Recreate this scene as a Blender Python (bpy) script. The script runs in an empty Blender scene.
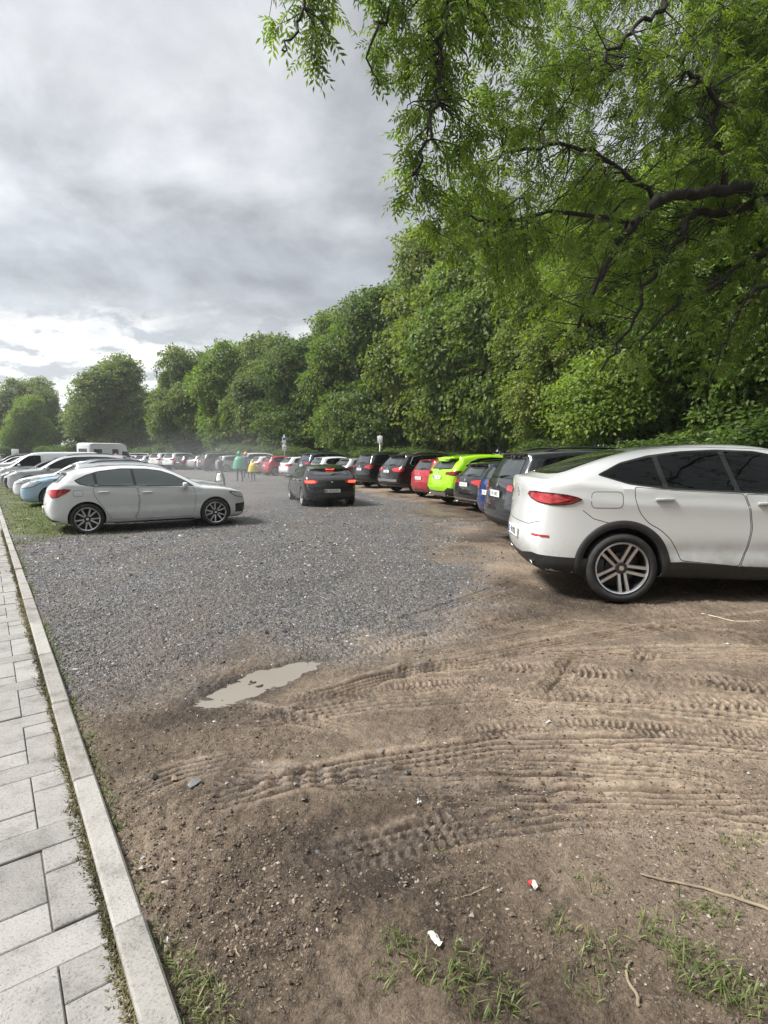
import bpy, bmesh, math, random
import numpy as np
from mathutils import Vector, Matrix
from mathutils.bvhtree import BVHTree
from mathutils.geometry import delaunay_2d_cdt

random.seed(7); RNG = np.random.default_rng(11)
S = bpy.context.scene
COL = S.collection
R_ = math.radians

# ------------------------------------------------------------------ helpers
def link(o, parent=None):
    COL.objects.link(o)
    if parent is not None: o.parent = parent
    return o

def mesh_from(name, verts, faces, mats=(), fmat=None, smooth=True):
    me = bpy.data.meshes.new(name)
    if isinstance(verts, np.ndarray): verts = verts.tolist()
    me.from_pydata(verts, [], faces)
    for m in mats: me.materials.append(m)
    if fmat is not None: me.polygons.foreach_set('material_index', np.asarray(fmat, dtype=np.int32))
    if smooth: me.polygons.foreach_set('use_smooth', np.ones(len(me.polygons), dtype=bool))
    me.update()
    return me

def quad_mesh(name, verts, quads, mats=(), smooth=False, attrs=None):
    """fast mesh from numpy arrays of verts (n,3) and faces (m,k)"""
    me = bpy.data.meshes.new(name)
    n, m, k = len(verts), len(quads), quads.shape[1]
    me.vertices.add(n); me.vertices.foreach_set('co', np.ascontiguousarray(verts, dtype=np.float32).ravel())
    me.loops.add(m*k); me.loops.foreach_set('vertex_index', np.ascontiguousarray(quads, dtype=np.int32).ravel())
    me.polygons.add(m)
    me.polygons.foreach_set('loop_start', np.arange(0, m*k, k, dtype=np.int32))
    me.polygons.foreach_set('loop_total', np.full(m, k, dtype=np.int32))
    for mt in mats: me.materials.append(mt)
    me.polygons.foreach_set('use_smooth', np.full(m, smooth, dtype=bool))
    me.update(calc_edges=True)
    if attrs:
        for an, av in attrs.items():
            a = me.attributes.new(an, 'FLOAT', 'POINT'); a.data.foreach_set('value', np.ascontiguousarray(av, dtype=np.float32))
    return me

def obj(name, me, parent=None, loc=None, rot=None):
    o = bpy.data.objects.new(name, me); link(o, parent)
    if loc is not None: o.location = loc
    if rot is not None: o.rotation_euler = rot
    return o

def tag(o, label=None, cat=None, group=None, kind=None):
    if label: o['label'] = label
    if cat: o['category'] = cat
    if group: o['group'] = group
    if kind: o['kind'] = kind
    return o

def empty(name, loc=(0, 0, 0), rz=0.0):
    o = bpy.data.objects.new(name, None); link(o)
    o.location = loc; o.rotation_euler = (0, 0, rz); o.empty_display_size = .2
    return o

def copy_tree(o, parent=None):
    c = o.copy(); link(c, parent)
    for ch in o.children: copy_tree(ch, c)
    return c

class MB:
    """collects simple solids into one mesh"""
    def __init__(s): s.v = []; s.f = []; s.m = []
    def add(s, v, f, m=0):
        b = len(s.v); s.v += [tuple(p) for p in v]; s.f += [tuple(b+i for i in q) for q in f]; s.m += [m]*len(f)
    def box(s, c, d, m=0, rot=None):
        x, y, z = d[0]/2, d[1]/2, d[2]/2
        v = [Vector(p) for p in ((-x,-y,-z),(x,-y,-z),(x,y,-z),(-x,y,-z),(-x,-y,z),(x,-y,z),(x,y,z),(-x,y,z))]
        if rot is not None: v = [rot @ p for p in v]
        s.add([p+Vector(c) for p in v], [(3,2,1,0),(4,5,6,7),(0,1,5,4),(1,2,6,5),(2,3,7,6),(3,0,4,7)], m)
    def tube(s, pts, rad, n=8, m=0, cap=True):
        pts = [Vector(p) for p in pts]; k = len(pts)
        if not hasattr(rad, '__len__'): rad = [rad]*k
        v = []; up = None
        for i, p in enumerate(pts):
            t = (pts[min(i+1, k-1)]-pts[max(i-1, 0)]).normalized()
            if up is None: up = t.orthogonal().normalized()
            up = (up - t*up.dot(t))
            up = up.normalized() if up.length > 1e-6 else t.orthogonal().normalized()
            w = t.cross(up)
            for j in range(n):
                a = 2*math.pi*j/n
                v.append(p+(up*math.cos(a)+w*math.sin(a))*rad[i])
        f = [(i*n+j, i*n+(j+1) % n, (i+1)*n+(j+1) % n, (i+1)*n+j) for i in range(k-1) for j in range(n)]
        if cap: f += [tuple(range(n-1, -1, -1)), tuple((k-1)*n+j for j in range(n))]
        s.add(v, f, m)
    def lathe_y(s, prof, n=40, m=0, c=(0, 0, 0)):
        """profile of (radius, y) spun round the y axis"""
        v = []
        for r, y in prof:
            for j in range(n):
                a = 2*math.pi*j/n
                v.append((c[0]+r*math.cos(a), c[1]+y, c[2]+r*math.sin(a)))
        f = [(i*n+(j+1) % n, i*n+j, (i+1)*n+j, (i+1)*n+(j+1) % n) for i in range(len(prof)-1) for j in range(n)]
        s.add(v, f, m)
    def mesh(s, name, mats, smooth=False):
        return mesh_from(name, s.v, s.f, mats, s.m, smooth)

def auto_smooth(me, ang=35):
    """sharp edges above an angle so bevels read while curved skins stay smooth"""
    bm = bmesh.new(); bm.from_mesh(me)
    bmesh.ops.recalc_face_normals(bm, faces=bm.faces)
    lim = R_(ang)
    for e in bm.edges:
        if len(e.link_faces) == 2: e.smooth = e.calc_face_angle(0) < lim
    for f in bm.faces: f.smooth = True
    bm.to_mesh(me); bm.free()
    return me

# lattice noise (numpy)
def _hash(ix, iy, seed):
    h = (ix.astype(np.int64)*374761393 + iy.astype(np.int64)*668265263 + seed*974634777) & 0xffffffff
    h = ((h ^ (h >> 13))*1274126177) & 0xffffffff
    h = (h ^ (h >> 16)) & 0xffffffff
    return h.astype(np.float64)/4294967295.0
def vnoise(x, y, seed=0):
    ix = np.floor(x); iy = np.floor(y); fx = x-ix; fy = y-iy
    fx = fx*fx*(3-2*fx); fy = fy*fy*(3-2*fy)
    a = _hash(ix, iy, seed); b = _hash(ix+1, iy, seed); c = _hash(ix, iy+1, seed); d = _hash(ix+1, iy+1, seed)
    return (a*(1-fx)+b*fx)*(1-fy)+(c*(1-fx)+d*fx)*fy
def fbm(x, y, seed=0, octv=4, gain=.5):
    t = 0; a = 1; n = 0
    for o in range(octv):
        t = t+a*vnoise(x, y, seed+o*17); n += a; a *= gain
        x = x*2.03+5.1; y = y*2.03+1.7
    return t/n*2-1
def sstep(a, b, x):
    t = np.clip((x-a)/(b-a), 0, 1); return t*t*(3-2*t)

# ------------------------------------------------------------------ node materials
def new_mat(name):
    m = bpy.data.materials.new(name); m.use_nodes = True
    nt = m.node_tree
    for n in list(nt.nodes): nt.nodes.remove(n)
    out = nt.nodes.new('ShaderNodeOutputMaterial')
    return m, nt, out
def N(nt, typ, **kw):
    n = nt.nodes.new(typ)
    for k, v in kw.items():
        if k.startswith('_'): setattr(n, k[1:], v)
        else:
            k2 = k.replace('__', ' ')
            n.inputs[k2].default_value = v
    return n
def L(nt, a, b): nt.links.new(a, b)
def ramp(nt, stops):
    n = nt.nodes.new('ShaderNodeValToRGB'); e = n.color_ramp.elements
    while len(e) < len(stops): e.new(.5)
    for i, (p, c) in enumerate(stops):
        e[i].position = p; e[i].color = (c, c, c, 1) if not hasattr(c, '__len__') else (*c, 1)
    return n
def mixc(nt, fac, a, b, blend='MIX'):
    n = nt.nodes.new('ShaderNodeMix'); n.data_type = 'RGBA'; n.blend_type = blend
    for sock, v in ((n.inputs[0], fac), (n.inputs[6], a), (n.inputs[7], b)):
        if hasattr(v, 'is_linked') or hasattr(v, 'links'): nt.links.new(v, sock)
        elif hasattr(v, '__len__'): sock.default_value = (*v, 1) if len(v) == 3 else v
        else: sock.default_value = v
    return n.outputs[2]
def math_(nt, op, a, b=None, clamp=False):
    n = nt.nodes.new('ShaderNodeMath'); n.operation = op; n.use_clamp = clamp
    for i, v in enumerate((a, b)):
        if v is None: continue
        if hasattr(v, 'links'): nt.links.new(v, n.inputs[i])
        else: n.inputs[i].default_value = v
    return n.outputs[0]
def pbsdf(nt, out, **kw):
    b = nt.nodes.new('ShaderNodeBsdfPrincipled')
    for k, v in kw.items():
        b.inputs[k.replace('__', ' ')].default_value = v
    nt.links.new(b.outputs[0], out.inputs[0])
    return b

def simple(name, col, rough=.5, metal=0., spec=.5, coat=0., noise=0.):
    m, nt, out = new_mat(name)
    b = pbsdf(nt, out, Roughness=rough, Metallic=metal)
    b.inputs['Specular IOR Level'].default_value = spec
    b.inputs['Coat Weight'].default_value = coat
    if noise:
        tc = N(nt, 'ShaderNodeTexCoord'); nz = N(nt, 'ShaderNodeTexNoise', Scale=14., Detail=6.)
        L(nt, tc.outputs['Object'], nz.inputs['Vector'])
        r = ramp(nt, [(.3, tuple(c*(1-noise) for c in col)), (.7, tuple(min(1, c*(1+noise)) for c in col))])
        L(nt, nz.outputs[0], r.inputs[0]); L(nt, r.outputs[0], b.inputs['Base Color'])
    else: b.inputs['Base Color'].default_value = (*col, 1)
    return m

def paint(name, col, metal=0., rough=.25, dirt=.25):
    """car paint with a clear coat, orange-peel-free, road film on the lower body"""
    m, nt, out = new_mat('paint_'+name)
    b = pbsdf(nt, out, Roughness=rough, Metallic=metal)
    b.inputs['Coat Weight'].default_value = 1.; b.inputs['Coat Roughness'].default_value = .04
    b.inputs['Specular IOR Level'].default_value = .3
    tc = N(nt, 'ShaderNodeTexCoord'); sep = N(nt, 'ShaderNodeSeparateXYZ'); L(nt, tc.outputs['Object'], sep.inputs[0])
    nz = N(nt, 'ShaderNodeTexNoise', Scale=5., Detail=8., Roughness=.65); L(nt, tc.outputs['Object'], nz.inputs['Vector'])
    h = N(nt, 'ShaderNodeMapRange'); h.inputs[1].default_value = .25; h.inputs[2].default_value = .75; h.inputs[3].default_value = 1.; h.inputs[4].default_value = 0.
    L(nt, sep.outputs[2], h.inputs[0])
    r = ramp(nt, [(.35, 0.), (.75, 1.)]); L(nt, nz.outputs[0], r.inputs[0])
    d = math_(nt, 'MULTIPLY', h.outputs[0], r.outputs[0])
    d = math_(nt, 'MULTIPLY', d, dirt*1.6, True)
    c = mixc(nt, d, col, (.11, .095, .075))
    L(nt, c, b.inputs['Base Color'])
    cw = math_(nt, 'SUBTRACT', 1., d); L(nt, cw, b.inputs['Coat Weight'])
    return m

def light_mat(name, col, emit=0., rough=.08):
    m, nt, out = new_mat(name)
    b = pbsdf(nt, out, Roughness=rough)
    tc = N(nt, 'ShaderNodeTexCoord'); w = N(nt, 'ShaderNodeTexNoise', Scale=16., Detail=3.)
    L(nt, tc.outputs['Object'], w.inputs['Vector'])
    r = ramp(nt, [(.35, tuple(c*.55 for c in col)), (.65, col)]); L(nt, w.outputs[0], r.inputs[0])
    L(nt, r.outputs[0], b.inputs['Base Color'])
    b.inputs['Coat Weight'].default_value = 1.
    if emit:
        b.inputs['Emission Color'].default_value = (1., .06, .03, 1); b.inputs['Emission Strength'].default_value = emit
    return m

M = {}
M['glass'] = simple('window_glass', (.002, .003, .003), .02, spec=.19)
M['glass_rear'] = simple('rear_glass', (.03, .036, .036), .03, spec=1.)
M['glass_pale'] = simple('window_glass_clear', (.035, .045, .045), .03, spec=.8)
M['black'] = simple('black_plastic', (.018, .018, .018), .55, noise=.25)
M['gloss_black'] = simple('gloss_black_trim', (.008, .008, .008), .12)
M['gap'] = simple('panel_gap', (.006, .006, .006), .8)
M['chrome'] = simple('chrome', (.75, .75, .75), .15, 1.)
M['alu'] = simple('alloy', (.62, .62, .63), .28, .9, noise=.08)
M['alu_dark'] = simple('alloy_dark', (.035, .035, .036), .45, .3, noise=.2)
M['tyre'] = simple('tyre_rubber', (.022, .021, .02), .8, noise=.4)
M['red_light'] = light_mat('red_lens', (.50, .022, .028))
M['dark_red_light'] = light_mat('dark_red_lens', (.22, .008, .012))
M['red_bright'] = light_mat('bright_red_lens', (.62, .07, .08))
M['brake_on'] = light_mat('lit_brake_lens', (.6, .02, .02), 2.6)
M['clear_light'] = light_mat('clear_lens', (.62, .64, .66))
M['plate'] = simple('number_plate', (.72, .72, .70), .45)
M['plate_ink'] = simple('plate_ink', (.05, .05, .05), .6)
M['plate_blue'] = simple('plate_blue', (.02, .06, .35), .5)
M['under'] = simple('underbody', (.01, .01, .01), .9)
# ------------------------------------------------------------------ cars
def smin(a, b, k):
    h = np.clip(.5+.5*(b-a)/k, 0, 1)
    return b*(1-h)+a*h-k*h*(1-h)

def catmull(pts, n=8, closed=False):
    P = np.asarray(pts, float); m = len(P); out = []
    for i in range(m if closed else m-1):
        p0 = P[(i-1) % m] if closed else P[max(i-1, 0)]
        p1 = P[i]; p2 = P[(i+1) % m]; p3 = P[(i+2) % m] if closed else P[min(i+2, m-1)]
        for t in np.arange(n)/n:
            out.append(.5*((2*p1)+(-p0+p2)*t+(2*p0-5*p1+4*p2-p3)*t*t+(-p0+3*p1-3*p2+p3)*t**3))
    if not closed: out.append(P[-1])
    return np.array(out)

class Body:
    """car skin: intersection of side, plan and cross section outlines with rounded meetings"""
    def __init__(s, sp):
        s.sp = sp; Lg, W, H = sp['L'], sp['W'], sp['H']
        s.L, s.W, s.H = Lg, W, H
        prof = catmull(sp['profile'], 6)
        poly = np.array(prof)
        s.x0, s.z0, s.h = -.6, -.4, .0125
        nx = int((Lg+1.2)/s.h)+2; nz = int((H+.9)/s.h)+2
        gx = s.x0+np.arange(nx)*s.h; gz = s.z0+np.arange(nz)*s.h
        X, Z = np.meshgrid(gx, gz, indexing='ij')
        d2 = np.full(X.shape, 1e9); ins = np.zeros(X.shape, bool)
        n = len(poly)
        for i in range(n):
            a = poly[i]; b = poly[(i+1) % n]; e = b-a; l2 = e.dot(e)+1e-12
            t = np.clip(((X-a[0])*e[0]+(Z-a[1])*e[1])/l2, 0, 1)
            d2 = np.minimum(d2, (X-a[0]-t*e[0])**2+(Z-a[1]-t*e[1])**2)
            if abs(e[1]) > 1e-9:
                c = ((a[1] > Z) != (b[1] > Z)) & (X < e[0]*(Z-a[1])/e[1]+a[0])
                ins ^= c
        s.sdf = np.where(ins, 1, -1)*np.sqrt(d2)
        b = np.array(sp['belt']); s.bx, s.bz = b[:, 0], b[:, 1]
        s.build()
    def dside(s, x, z):
        u = np.clip((x-s.x0)/s.h, 0, s.sdf.shape[0]-1.001); v = np.clip((z-s.z0)/s.h, 0, s.sdf.shape[1]-1.001)
        i = u.astype(int); j = v.astype(int); fu = u-i; fv = v-j
        g = s.sdf
        return (g[i, j]*(1-fu)+g[i+1, j]*fu)*(1-fv)+(g[i, j+1]*(1-fu)+g[i+1, j+1]*fu)*fv
    def F(s, x, y, z):
        sp = s.sp; hw = s.W/2; yy = np.abs(y)/hw
        xc = s.L*.5
        bow = sp.get('bow', .05)
        xe = xc+(x-xc)*(1+bow*yy**2)
        ze = z+sp.get('crown', .035)*yy**2*np.clip((z-.6)/.5, 0, 1)
        d1 = s.dside(xe, ze)
        n = np.where(x < xc, sp.get('nr', 7.), sp.get('nf', 5.))
        u = np.abs(x-xc)/xc
        g = (u**n+yy**n)**(1/n)
        d2 = (1-g)*hw
        zb = np.interp(x, s.bx, s.bz)
        t = sp['tumble']
        zs = np.array([0, .20, .34, .42, .60, .80]); ys = np.array([.86, .92, .965, .99, 1.0, .995])
        yl = np.interp(z, zs, ys)
        shoulder = sp.get('shoulder', .03)
        low = np.clip((z-.72)/np.maximum(zb-.72, .05), 0, 1)
        yl = yl-shoulder*low**2
        # character line crease along the doors
        cz = zb-sp.get('crease', .16)
        yl = yl+.020*np.exp(-((z-cz)/.016)**2)*(z > cz)+.020*np.exp(-((z-cz)/.10)**2)*(z <= cz)
        yl = yl-.020*np.exp(-((z-.56)/.08)**2)*sp.get('scallop', 1.)*np.clip((1.7-np.abs(x-s.L*.5))/.6, 0, 1)
        up = np.clip(z-zb, 0, 2)
        yl = np.where(z > zb, (.995-shoulder)-.02*np.clip(up/.03, 0, 1)-up*t-.25*up**2*t, yl)
        d3 = (yl-yy)*hw*.92
        f = smin(d1, d3, sp.get('kr', .09))
        return smin(f, d2, .07)
    def build(s):
        sp = s.sp; q = sp.get('res', 1.)
        nc = int(44*q); nu = int(70*q); nt = int(56*q)
        zs = sp.get('zs', .62); xa, xb = s.L*.27, s.L*.74
        O = []; D = []
        th = -math.pi/2+math.pi*np.arange(nt+1)/nt
        rings = []
        for i in range(1, nc):
            ph = (math.pi/2)*i/nc; rings.append((xa, -math.cos(ph), math.sin(ph)))
        for i in range(nu+1): rings.append((xa+(xb-xa)*i/nu, 0., 1.))
        for i in range(nc-1, 0, -1):
            ph = (math.pi/2)*i/nc; rings.append((xb, math.cos(ph), math.sin(ph)))
        O = np.array([[r[0], 0, zs] for r in rings for _ in th])
        D = np.array([[r[1], r[2]*math.cos(t), r[2]*math.sin(t)] for r in rings for t in th])
        O = np.vstack([O, [[xa, 0, zs], [xb, 0, zs]]]); D = np.vstack([D, [[-1, 0, 0], [1, 0, 0]]])
        lo = np.zeros(len(O)); hi = np.full(len(O), 3.5)
        for _ in range(26):
            mid = (lo+hi)/2; P = O+D*mid[:, None]
            f = s.F(P[:, 0], P[:, 1], P[:, 2])
            lo = np.where(f > 0, mid, lo); hi = np.where(f > 0, hi, mid)
        P = O+D*lo[:, None]; P[:, 0] -= s.L/2
        nr = len(rings); ntv = nt+1
        V = P[:-2].reshape(nr, ntv, 3).copy(); V[:, 0, 1] = 0; V[:, -1, 1] = 0
        verts = []; full = 2*nt
        Vm = V[:, 1:-1][:, ::-1].copy(); Vm[:, :, 1] *= -1
        ringv = np.concatenate([V, Vm], axis=1)           # nr x 2nt
        verts = ringv.reshape(-1, 3).tolist()+[P[-2].tolist(), P[-1].tolist()]
        faces = []
        for i in range(nr-1):
            for j in range(full):
                k = (j+1) % full
                faces.append((i*full+j, i*full+k, (i+1)*full+k, (i+1)*full+j))
        pr, pf = nr*full, nr*full+1
        for j in range(full):
            k = (j+1) % full
            faces.append((pr, k, j)); faces.append((pf, (nr-1)*full+j, (nr-1)*full+k))
        s.verts, s.faces = verts, faces
        s.bvh = BVHTree.FromPolygons([Vector(v) for v in verts], faces)
    # -- views: 2d outline -> ray onto the skin (x counted from the rear bumper)
    def hit(s, view, a, b):
        if view == 'side': o, d = Vector((a-s.L/2, 3, b)), Vector((0, -1, 0))
        elif view == 'rear': o, d = Vector((-s.L/2-3, a, b)), Vector((1, 0, 0))
        elif view == 'front': o, d = Vector((s.L/2+3, a, b)), Vector((-1, 0, 0))
        elif view == 'top': o, d = Vector((a-s.L/2, b, 4)), Vector((0, 0, -1))
        else:                                              # ('cyl', px, py): a = azimuth in degrees about a pivot
            _, px, py = view; t = R_(a); d = Vector((-math.cos(t), -math.sin(t), 0))
            o = Vector((px-s.L/2, py, b))-d*4
        loc, nrm, idx, dist = s.bvh.ray_cast(o, d)
        if loc is None:
            loc, nrm, idx, dist = s.bvh.find_nearest(o+d*(3 if view != 'top' else 4))
        if nrm.dot(d) > 0: nrm = -nrm
        return loc, nrm

def densify(pts, step):
    out = []
    for i, p in enumerate(pts):
        q = pts[(i+1) % len(pts)]
        n = max(1, int(math.hypot(q[0]-p[0], q[1]-p[1])/step))
        out += [(p[0]+(q[0]-p[0])*k/n, p[1]+(q[1]-p[1])*k/n) for k in range(n)]
    return out
def area2(p): return sum(p[i][0]*p[(i+1) % len(p)][1]-p[(i+1) % len(p)][0]*p[i][1] for i in range(len(p)))
def inset(pts, d, sx=1.):
    """move an outline inwards by d (sx: units per metre in the first axis)"""
    P = [(p[0]/sx, p[1]) for p in pts]
    sg = 1 if area2(P) > 0 else -1; n = len(P); out = []
    for i in range(n):
        a, b, c = P[i-1], P[i], P[(i+1) % n]
        e1 = Vector((b[0]-a[0], b[1]-a[1])); e2 = Vector((c[0]-b[0], c[1]-b[1]))
        if e1.length < 1e-9 or e2.length < 1e-9: out.append((b[0]*sx, b[1])); continue
        e1.normalize(); e2.normalize()
        n1 = Vector((-e1.y, e1.x))*sg; n2 = Vector((-e2.y, e2.x))*sg
        m = n1+n2
        m = m/max(m.dot(n1), .35) if m.length > 1e-6 else n1
        out.append(((b[0]+m.x*d)*sx, b[1]+m.y*d))
    return out
def rounded(pts, r, n=4):
    """round the corners of an outline"""
    out = []; k = len(pts)
    for i in range(k):
        a, b, c = Vector(pts[i-1]), Vector(pts[i]), Vector(pts[(i+1) % k])
        d1 = (a-b); d2 = (c-b); rr = min(r, d1.length*.45, d2.length*.45)
        p = b+d1.normalized()*rr; q = b+d2.normalized()*rr
        for j in range(n+1):
            t = j/n; out.append(tuple(p*(1-t)**2+b*2*t*(1-t)+q*t*t))
    return out
def clip_poly(pts, a, b, c):
    """keep the part of a polygon with a*x+b*y >= c"""
    out = []
    for i in range(len(pts)):
        p, q = pts[i], pts[(i+1) % len(pts)]
        dp, dq = a*p[0]+b*p[1]-c, a*q[0]+b*q[1]-c
        if dp >= 0: out.append(p)
        if (dp > 0 > dq) or (dp < 0 < dq):
            t = dp/(dp-dq); out.append((p[0]+(q[0]-p[0])*t, p[1]+(q[1]-p[1])*t))
    return out

def panel(bd, view, pts, off=.004, step=.045, rim=0., mirror=False, sx=1., skirt=.006):
    """a plate that follows the skin under a 2d outline; returns verts, faces, material index (1 = dark rim)"""
    V = []; Fc = []; Mi = []
    def put(a, b, o):
        l, n = bd.hit(view, a, b); V.append(l+n*o); return len(V)-1
    P = densify([(p[0], p[1]) for p in pts], step*(sx if sx != 1. else 1.) if sx != 1. else step)
    if sx != 1.:                                           # cylinder view: first axis in degrees
        P = [(p[0]/sx, p[1]) for p in pts]; P = densify(P, step); P = [(p[0]*sx, p[1]) for p in P]
    outer = P
    inner = inset(P, rim, sx) if rim else P
    if rim:
        a = [put(p[0], p[1], off*.45) for p in outer]; b = [put(p[0], p[1], off*.45) for p in inner]
        n = len(P)
        for i in range(n): Fc.append((a[i], a[(i+1) % n], b[(i+1) % n], b[i])); Mi.append(1)
    # inner fill with a constrained triangulation over a grid
    I = [(p[0]/sx, p[1]) for p in inner]
    xs = [p[0] for p in I]; zs = [p[1] for p in I]
    pts2 = [Vector(p) for p in I]; n = len(pts2)
    def inside(x, y):
        r = False
        for i in range(n):
            a, b = I[i], I[(i+1) % n]
            if (a[1] > y) != (b[1] > y) and x < (b[0]-a[0])*(y-a[1])/(b[1]-a[1])+a[0]: r = not r
        return r
    gx = min(xs)+step*.6
    while gx < max(xs):
        gz = min(zs)+step*.6
        while gz < max(zs):
            if inside(gx, gz) and min((gx-p[0])**2+(gz-p[1])**2 for p in I) > (step*.45)**2: pts2.append(Vector((gx, gz)))
            gz += step
        gx += step
    vo, eo, fo, *_ = delaunay_2d_cdt(pts2, [(i, (i+1) % n) for i in range(n)], [], 1, 1e-6)
    base = len(V)
    for p in vo: put(p.x*sx, p.y, off)
    for f in fo: Fc.append(tuple(base+i for i in f)); Mi.append(0)
    # skirt down to the skin
    so = [put(p[0], p[1], off) for p in inner]; sl = [put(p[0], p[1], off-skirt) for p in inner]
    for i in range(n): Fc.append((so[i], so[(i+1) % n], sl[(i+1) % n], sl[i])); Mi.append(0)
    # outward winding
    for k, f in enumerate(Fc):
        pass
    if mirror: V = [Vector((v.x, -v.y, v.z)) for v in V]
    return V, Fc, Mi

def panel_obj(name, parent, bd, view, pts, mats, off=.004, step=.045, rim=0., mirror=False, sx=1., skirt=.006):
    V, Fc, Mi = panel(bd, view, pts, off, step, rim, mirror, sx, skirt)
    me = mesh_from(name, [tuple(v) for v in V], Fc, mats, Mi)
    bm = bmesh.new(); bm.from_mesh(me)
    bmesh.ops.remove_doubles(bm, verts=bm.verts, dist=.0004)
    bmesh.ops.recalc_face_normals(bm, faces=bm.faces)
    c = Vector((0, 0, .6)); s = 0
    for f in bm.faces: s += f.normal.dot(f.calc_center_median()-c)*f.calc_area()
    if s < 0: bmesh.ops.reverse_faces(bm, faces=bm.faces)
    for f in bm.faces: f.smooth = True
    for e in bm.edges:
        if len(e.link_faces) == 2: e.smooth = e.calc_face_angle(0) < R_(40)
    bm.to_mesh(me); bm.free()
    return obj(name, me, parent)

def strip(bd, view, pts, w, off, mb, m=0, mirror=False):
    """a raised ribbon that follows the skin along a 2d polyline"""
    P = [Vector(p) for p in pts]; v = []
    for i, p in enumerate(P):
        t = (P[min(i+1, len(P)-1)]-P[max(i-1, 0)]).normalized(); nn = Vector((-t.y, t.x))
        for k, o in ((-1, 0.), (-.6, off), (.6, off), (1, 0.)):
            q = p+nn*k*w/2; l, n = bd.hit(view, q.x, q.y); c = l+n*o
            v.append((c.x, -c.y if mirror else c.y, c.z))
    f = []
    for i in range(len(P)-1):
        for k in range(3): f.append((i*4+k, i*4+k+1, i*4+k+5, i*4+k+4))
    mb.add(v, f, m)

_wheel_cache = {}
def make_wheel(parent, loc, flip, R, style):
    key = (round(R, 3), style)
    if key not in _wheel_cache:
        w = .235 if R > .33 else .205; rr = R*.755 if style != 'steel' else R*.64
        hub = MB(); hub.lathe_y([(0.001, -.01), (rr*.55, -.01), (rr*.55, .03), (.001, .03)], 28, 0)
        hub.lathe_y([(.001, w*.36), (.055, w*.36), (.065, w*.33), (.07, w*.2)], 20, 1)
        hub.lathe_y([(.001, w*.36+.004), (.026, w*.36+.004), (.028, w*.36)], 16, 2)
        ty = MB(); h = w/2
        ty.lathe_y([(rr-.005, -h*.7), (rr+.02, -h*.95), (R*.88, -h*1.04), (R*.97, -h*.9), (R, -h*.72), (R+.001, -h*.42), (R-.008, -h*.38), (R-.008, -h*.30), (R+.002, -h*.26), (R+.002, -h*.05), (R-.008, -h*.03), (R-.008, h*.03), (R+.002, h*.05), (R+.002, h*.26), (R-.008, h*.30), (R-.008, h*.38), (R+.001, h*.42), (R, h*.72), (R*.97, h*.9), (R*.88, h*1.04), (rr+.02, h*.95), (rr-.005, h*.7)], 64, 0)
        rim = MB()
        rim.lathe_y([(rr-.004, h*.55), (rr+.004, h*.86), (rr-.004, h*.93), (rr-.016, h*.86), (rr-.022, h*.70)], 56, 0)
        rim.lathe_y([(rr-.020, h*.72), (rr-.03, h*.2), (rr-.04, -h*.8), (.02, -h*.8)], 56, 1)
        ns = {'five_double': 5, 'five_y': 5, 'ten': 10, 'multi': 9, 'steel': 7}[style]
        for k in range(ns):
            a0 = 2*math.pi*k/ns+math.pi/2*(1 if style != 'five_double' else -1)
            offs = (-1, 1) if style in ('five_double', 'five_y') else (0,)
            for sgn in offs:
                if style == 'five_double': e0, e1, ww = sgn*.030, sgn*.040, (.040, .042)
                elif style == 'five_y': e0, e1, ww = sgn*.022, sgn*.085, (.038, .032)
                elif style == 'ten': e0, e1, ww = 0, 0, (.03, .026)
                elif style == 'multi': e0, e1, ww = 0, 0, (.038, .03)
                else: e0, e1, ww = 0, 0, (.07, .06)
                v = []
                for r_, e, wd, yo in ((.045, e0, ww[0], w*.32), (rr*.55, e0*.5+e1*.5, ww[0], w*.36), (rr-.012, e1, ww[1], h*.82)):
                    for (q, dy) in ((-.5, -.028), (-.36, 0), (.36, 0), (.5, -.028)):
                        tx = e+wd*q; v.append((r_, tx, yo+dy))
                vv = []
                for (r_, tx, yy) in v:
                    vv.append((r_*math.cos(a0)-tx*math.sin(a0), yy, r_*math.sin(a0)+tx*math.cos(a0)))
                f = [(i*4+j, i*4+j+1, i*4+j+5, i*4+j+4) for i in range(2) for j in range(3)]
                rim.add(vv, f, 0)
        mats = [M['alu_dark'], M['alu_dark'], M['chrome']]
        _wheel_cache[key] = (auto_smooth(hub.mesh('wheel', mats)), auto_smooth(ty.mesh('tyre', [M['tyre']]), 50), auto_smooth(rim.mesh('rim', [M['alu'], M['alu_dark']]), 30))
    a, b, c = _wheel_cache[key]
    o = obj('wheel', a, parent, loc, (0, random.uniform(0, 6.28) if not flip == 2 else 0, math.pi if flip else 0))
    obj('tyre', b, o); obj('rim', c, o)
    return o

def half_sym(pts):
    """mirror a half outline given with y >= 0 (bottom to top) into a closed one"""
    return [(p[0], p[1]) for p in pts]+[(-p[0], p[1]) for p in reversed(pts)]

def rounded_box(name, d, mats, bev=.01, seg=2):
    bm = bmesh.new(); bmesh.ops.create_cube(bm, size=1)
    for v in bm.verts: v.co = Vector((v.co.x*d[0], v.co.y*d[1], v.co.z*d[2]))
    bmesh.ops.bevel(bm, geom=bm.edges[:]+bm.verts[:], offset=bev, segments=seg, affect='EDGES', profile=.5)
    me = bpy.data.meshes.new(name); bm.to_mesh(me); bm.free()
    for m in mats: me.materials.append(m)
    for p in me.polygons: p.use_smooth = True
    return me

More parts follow.
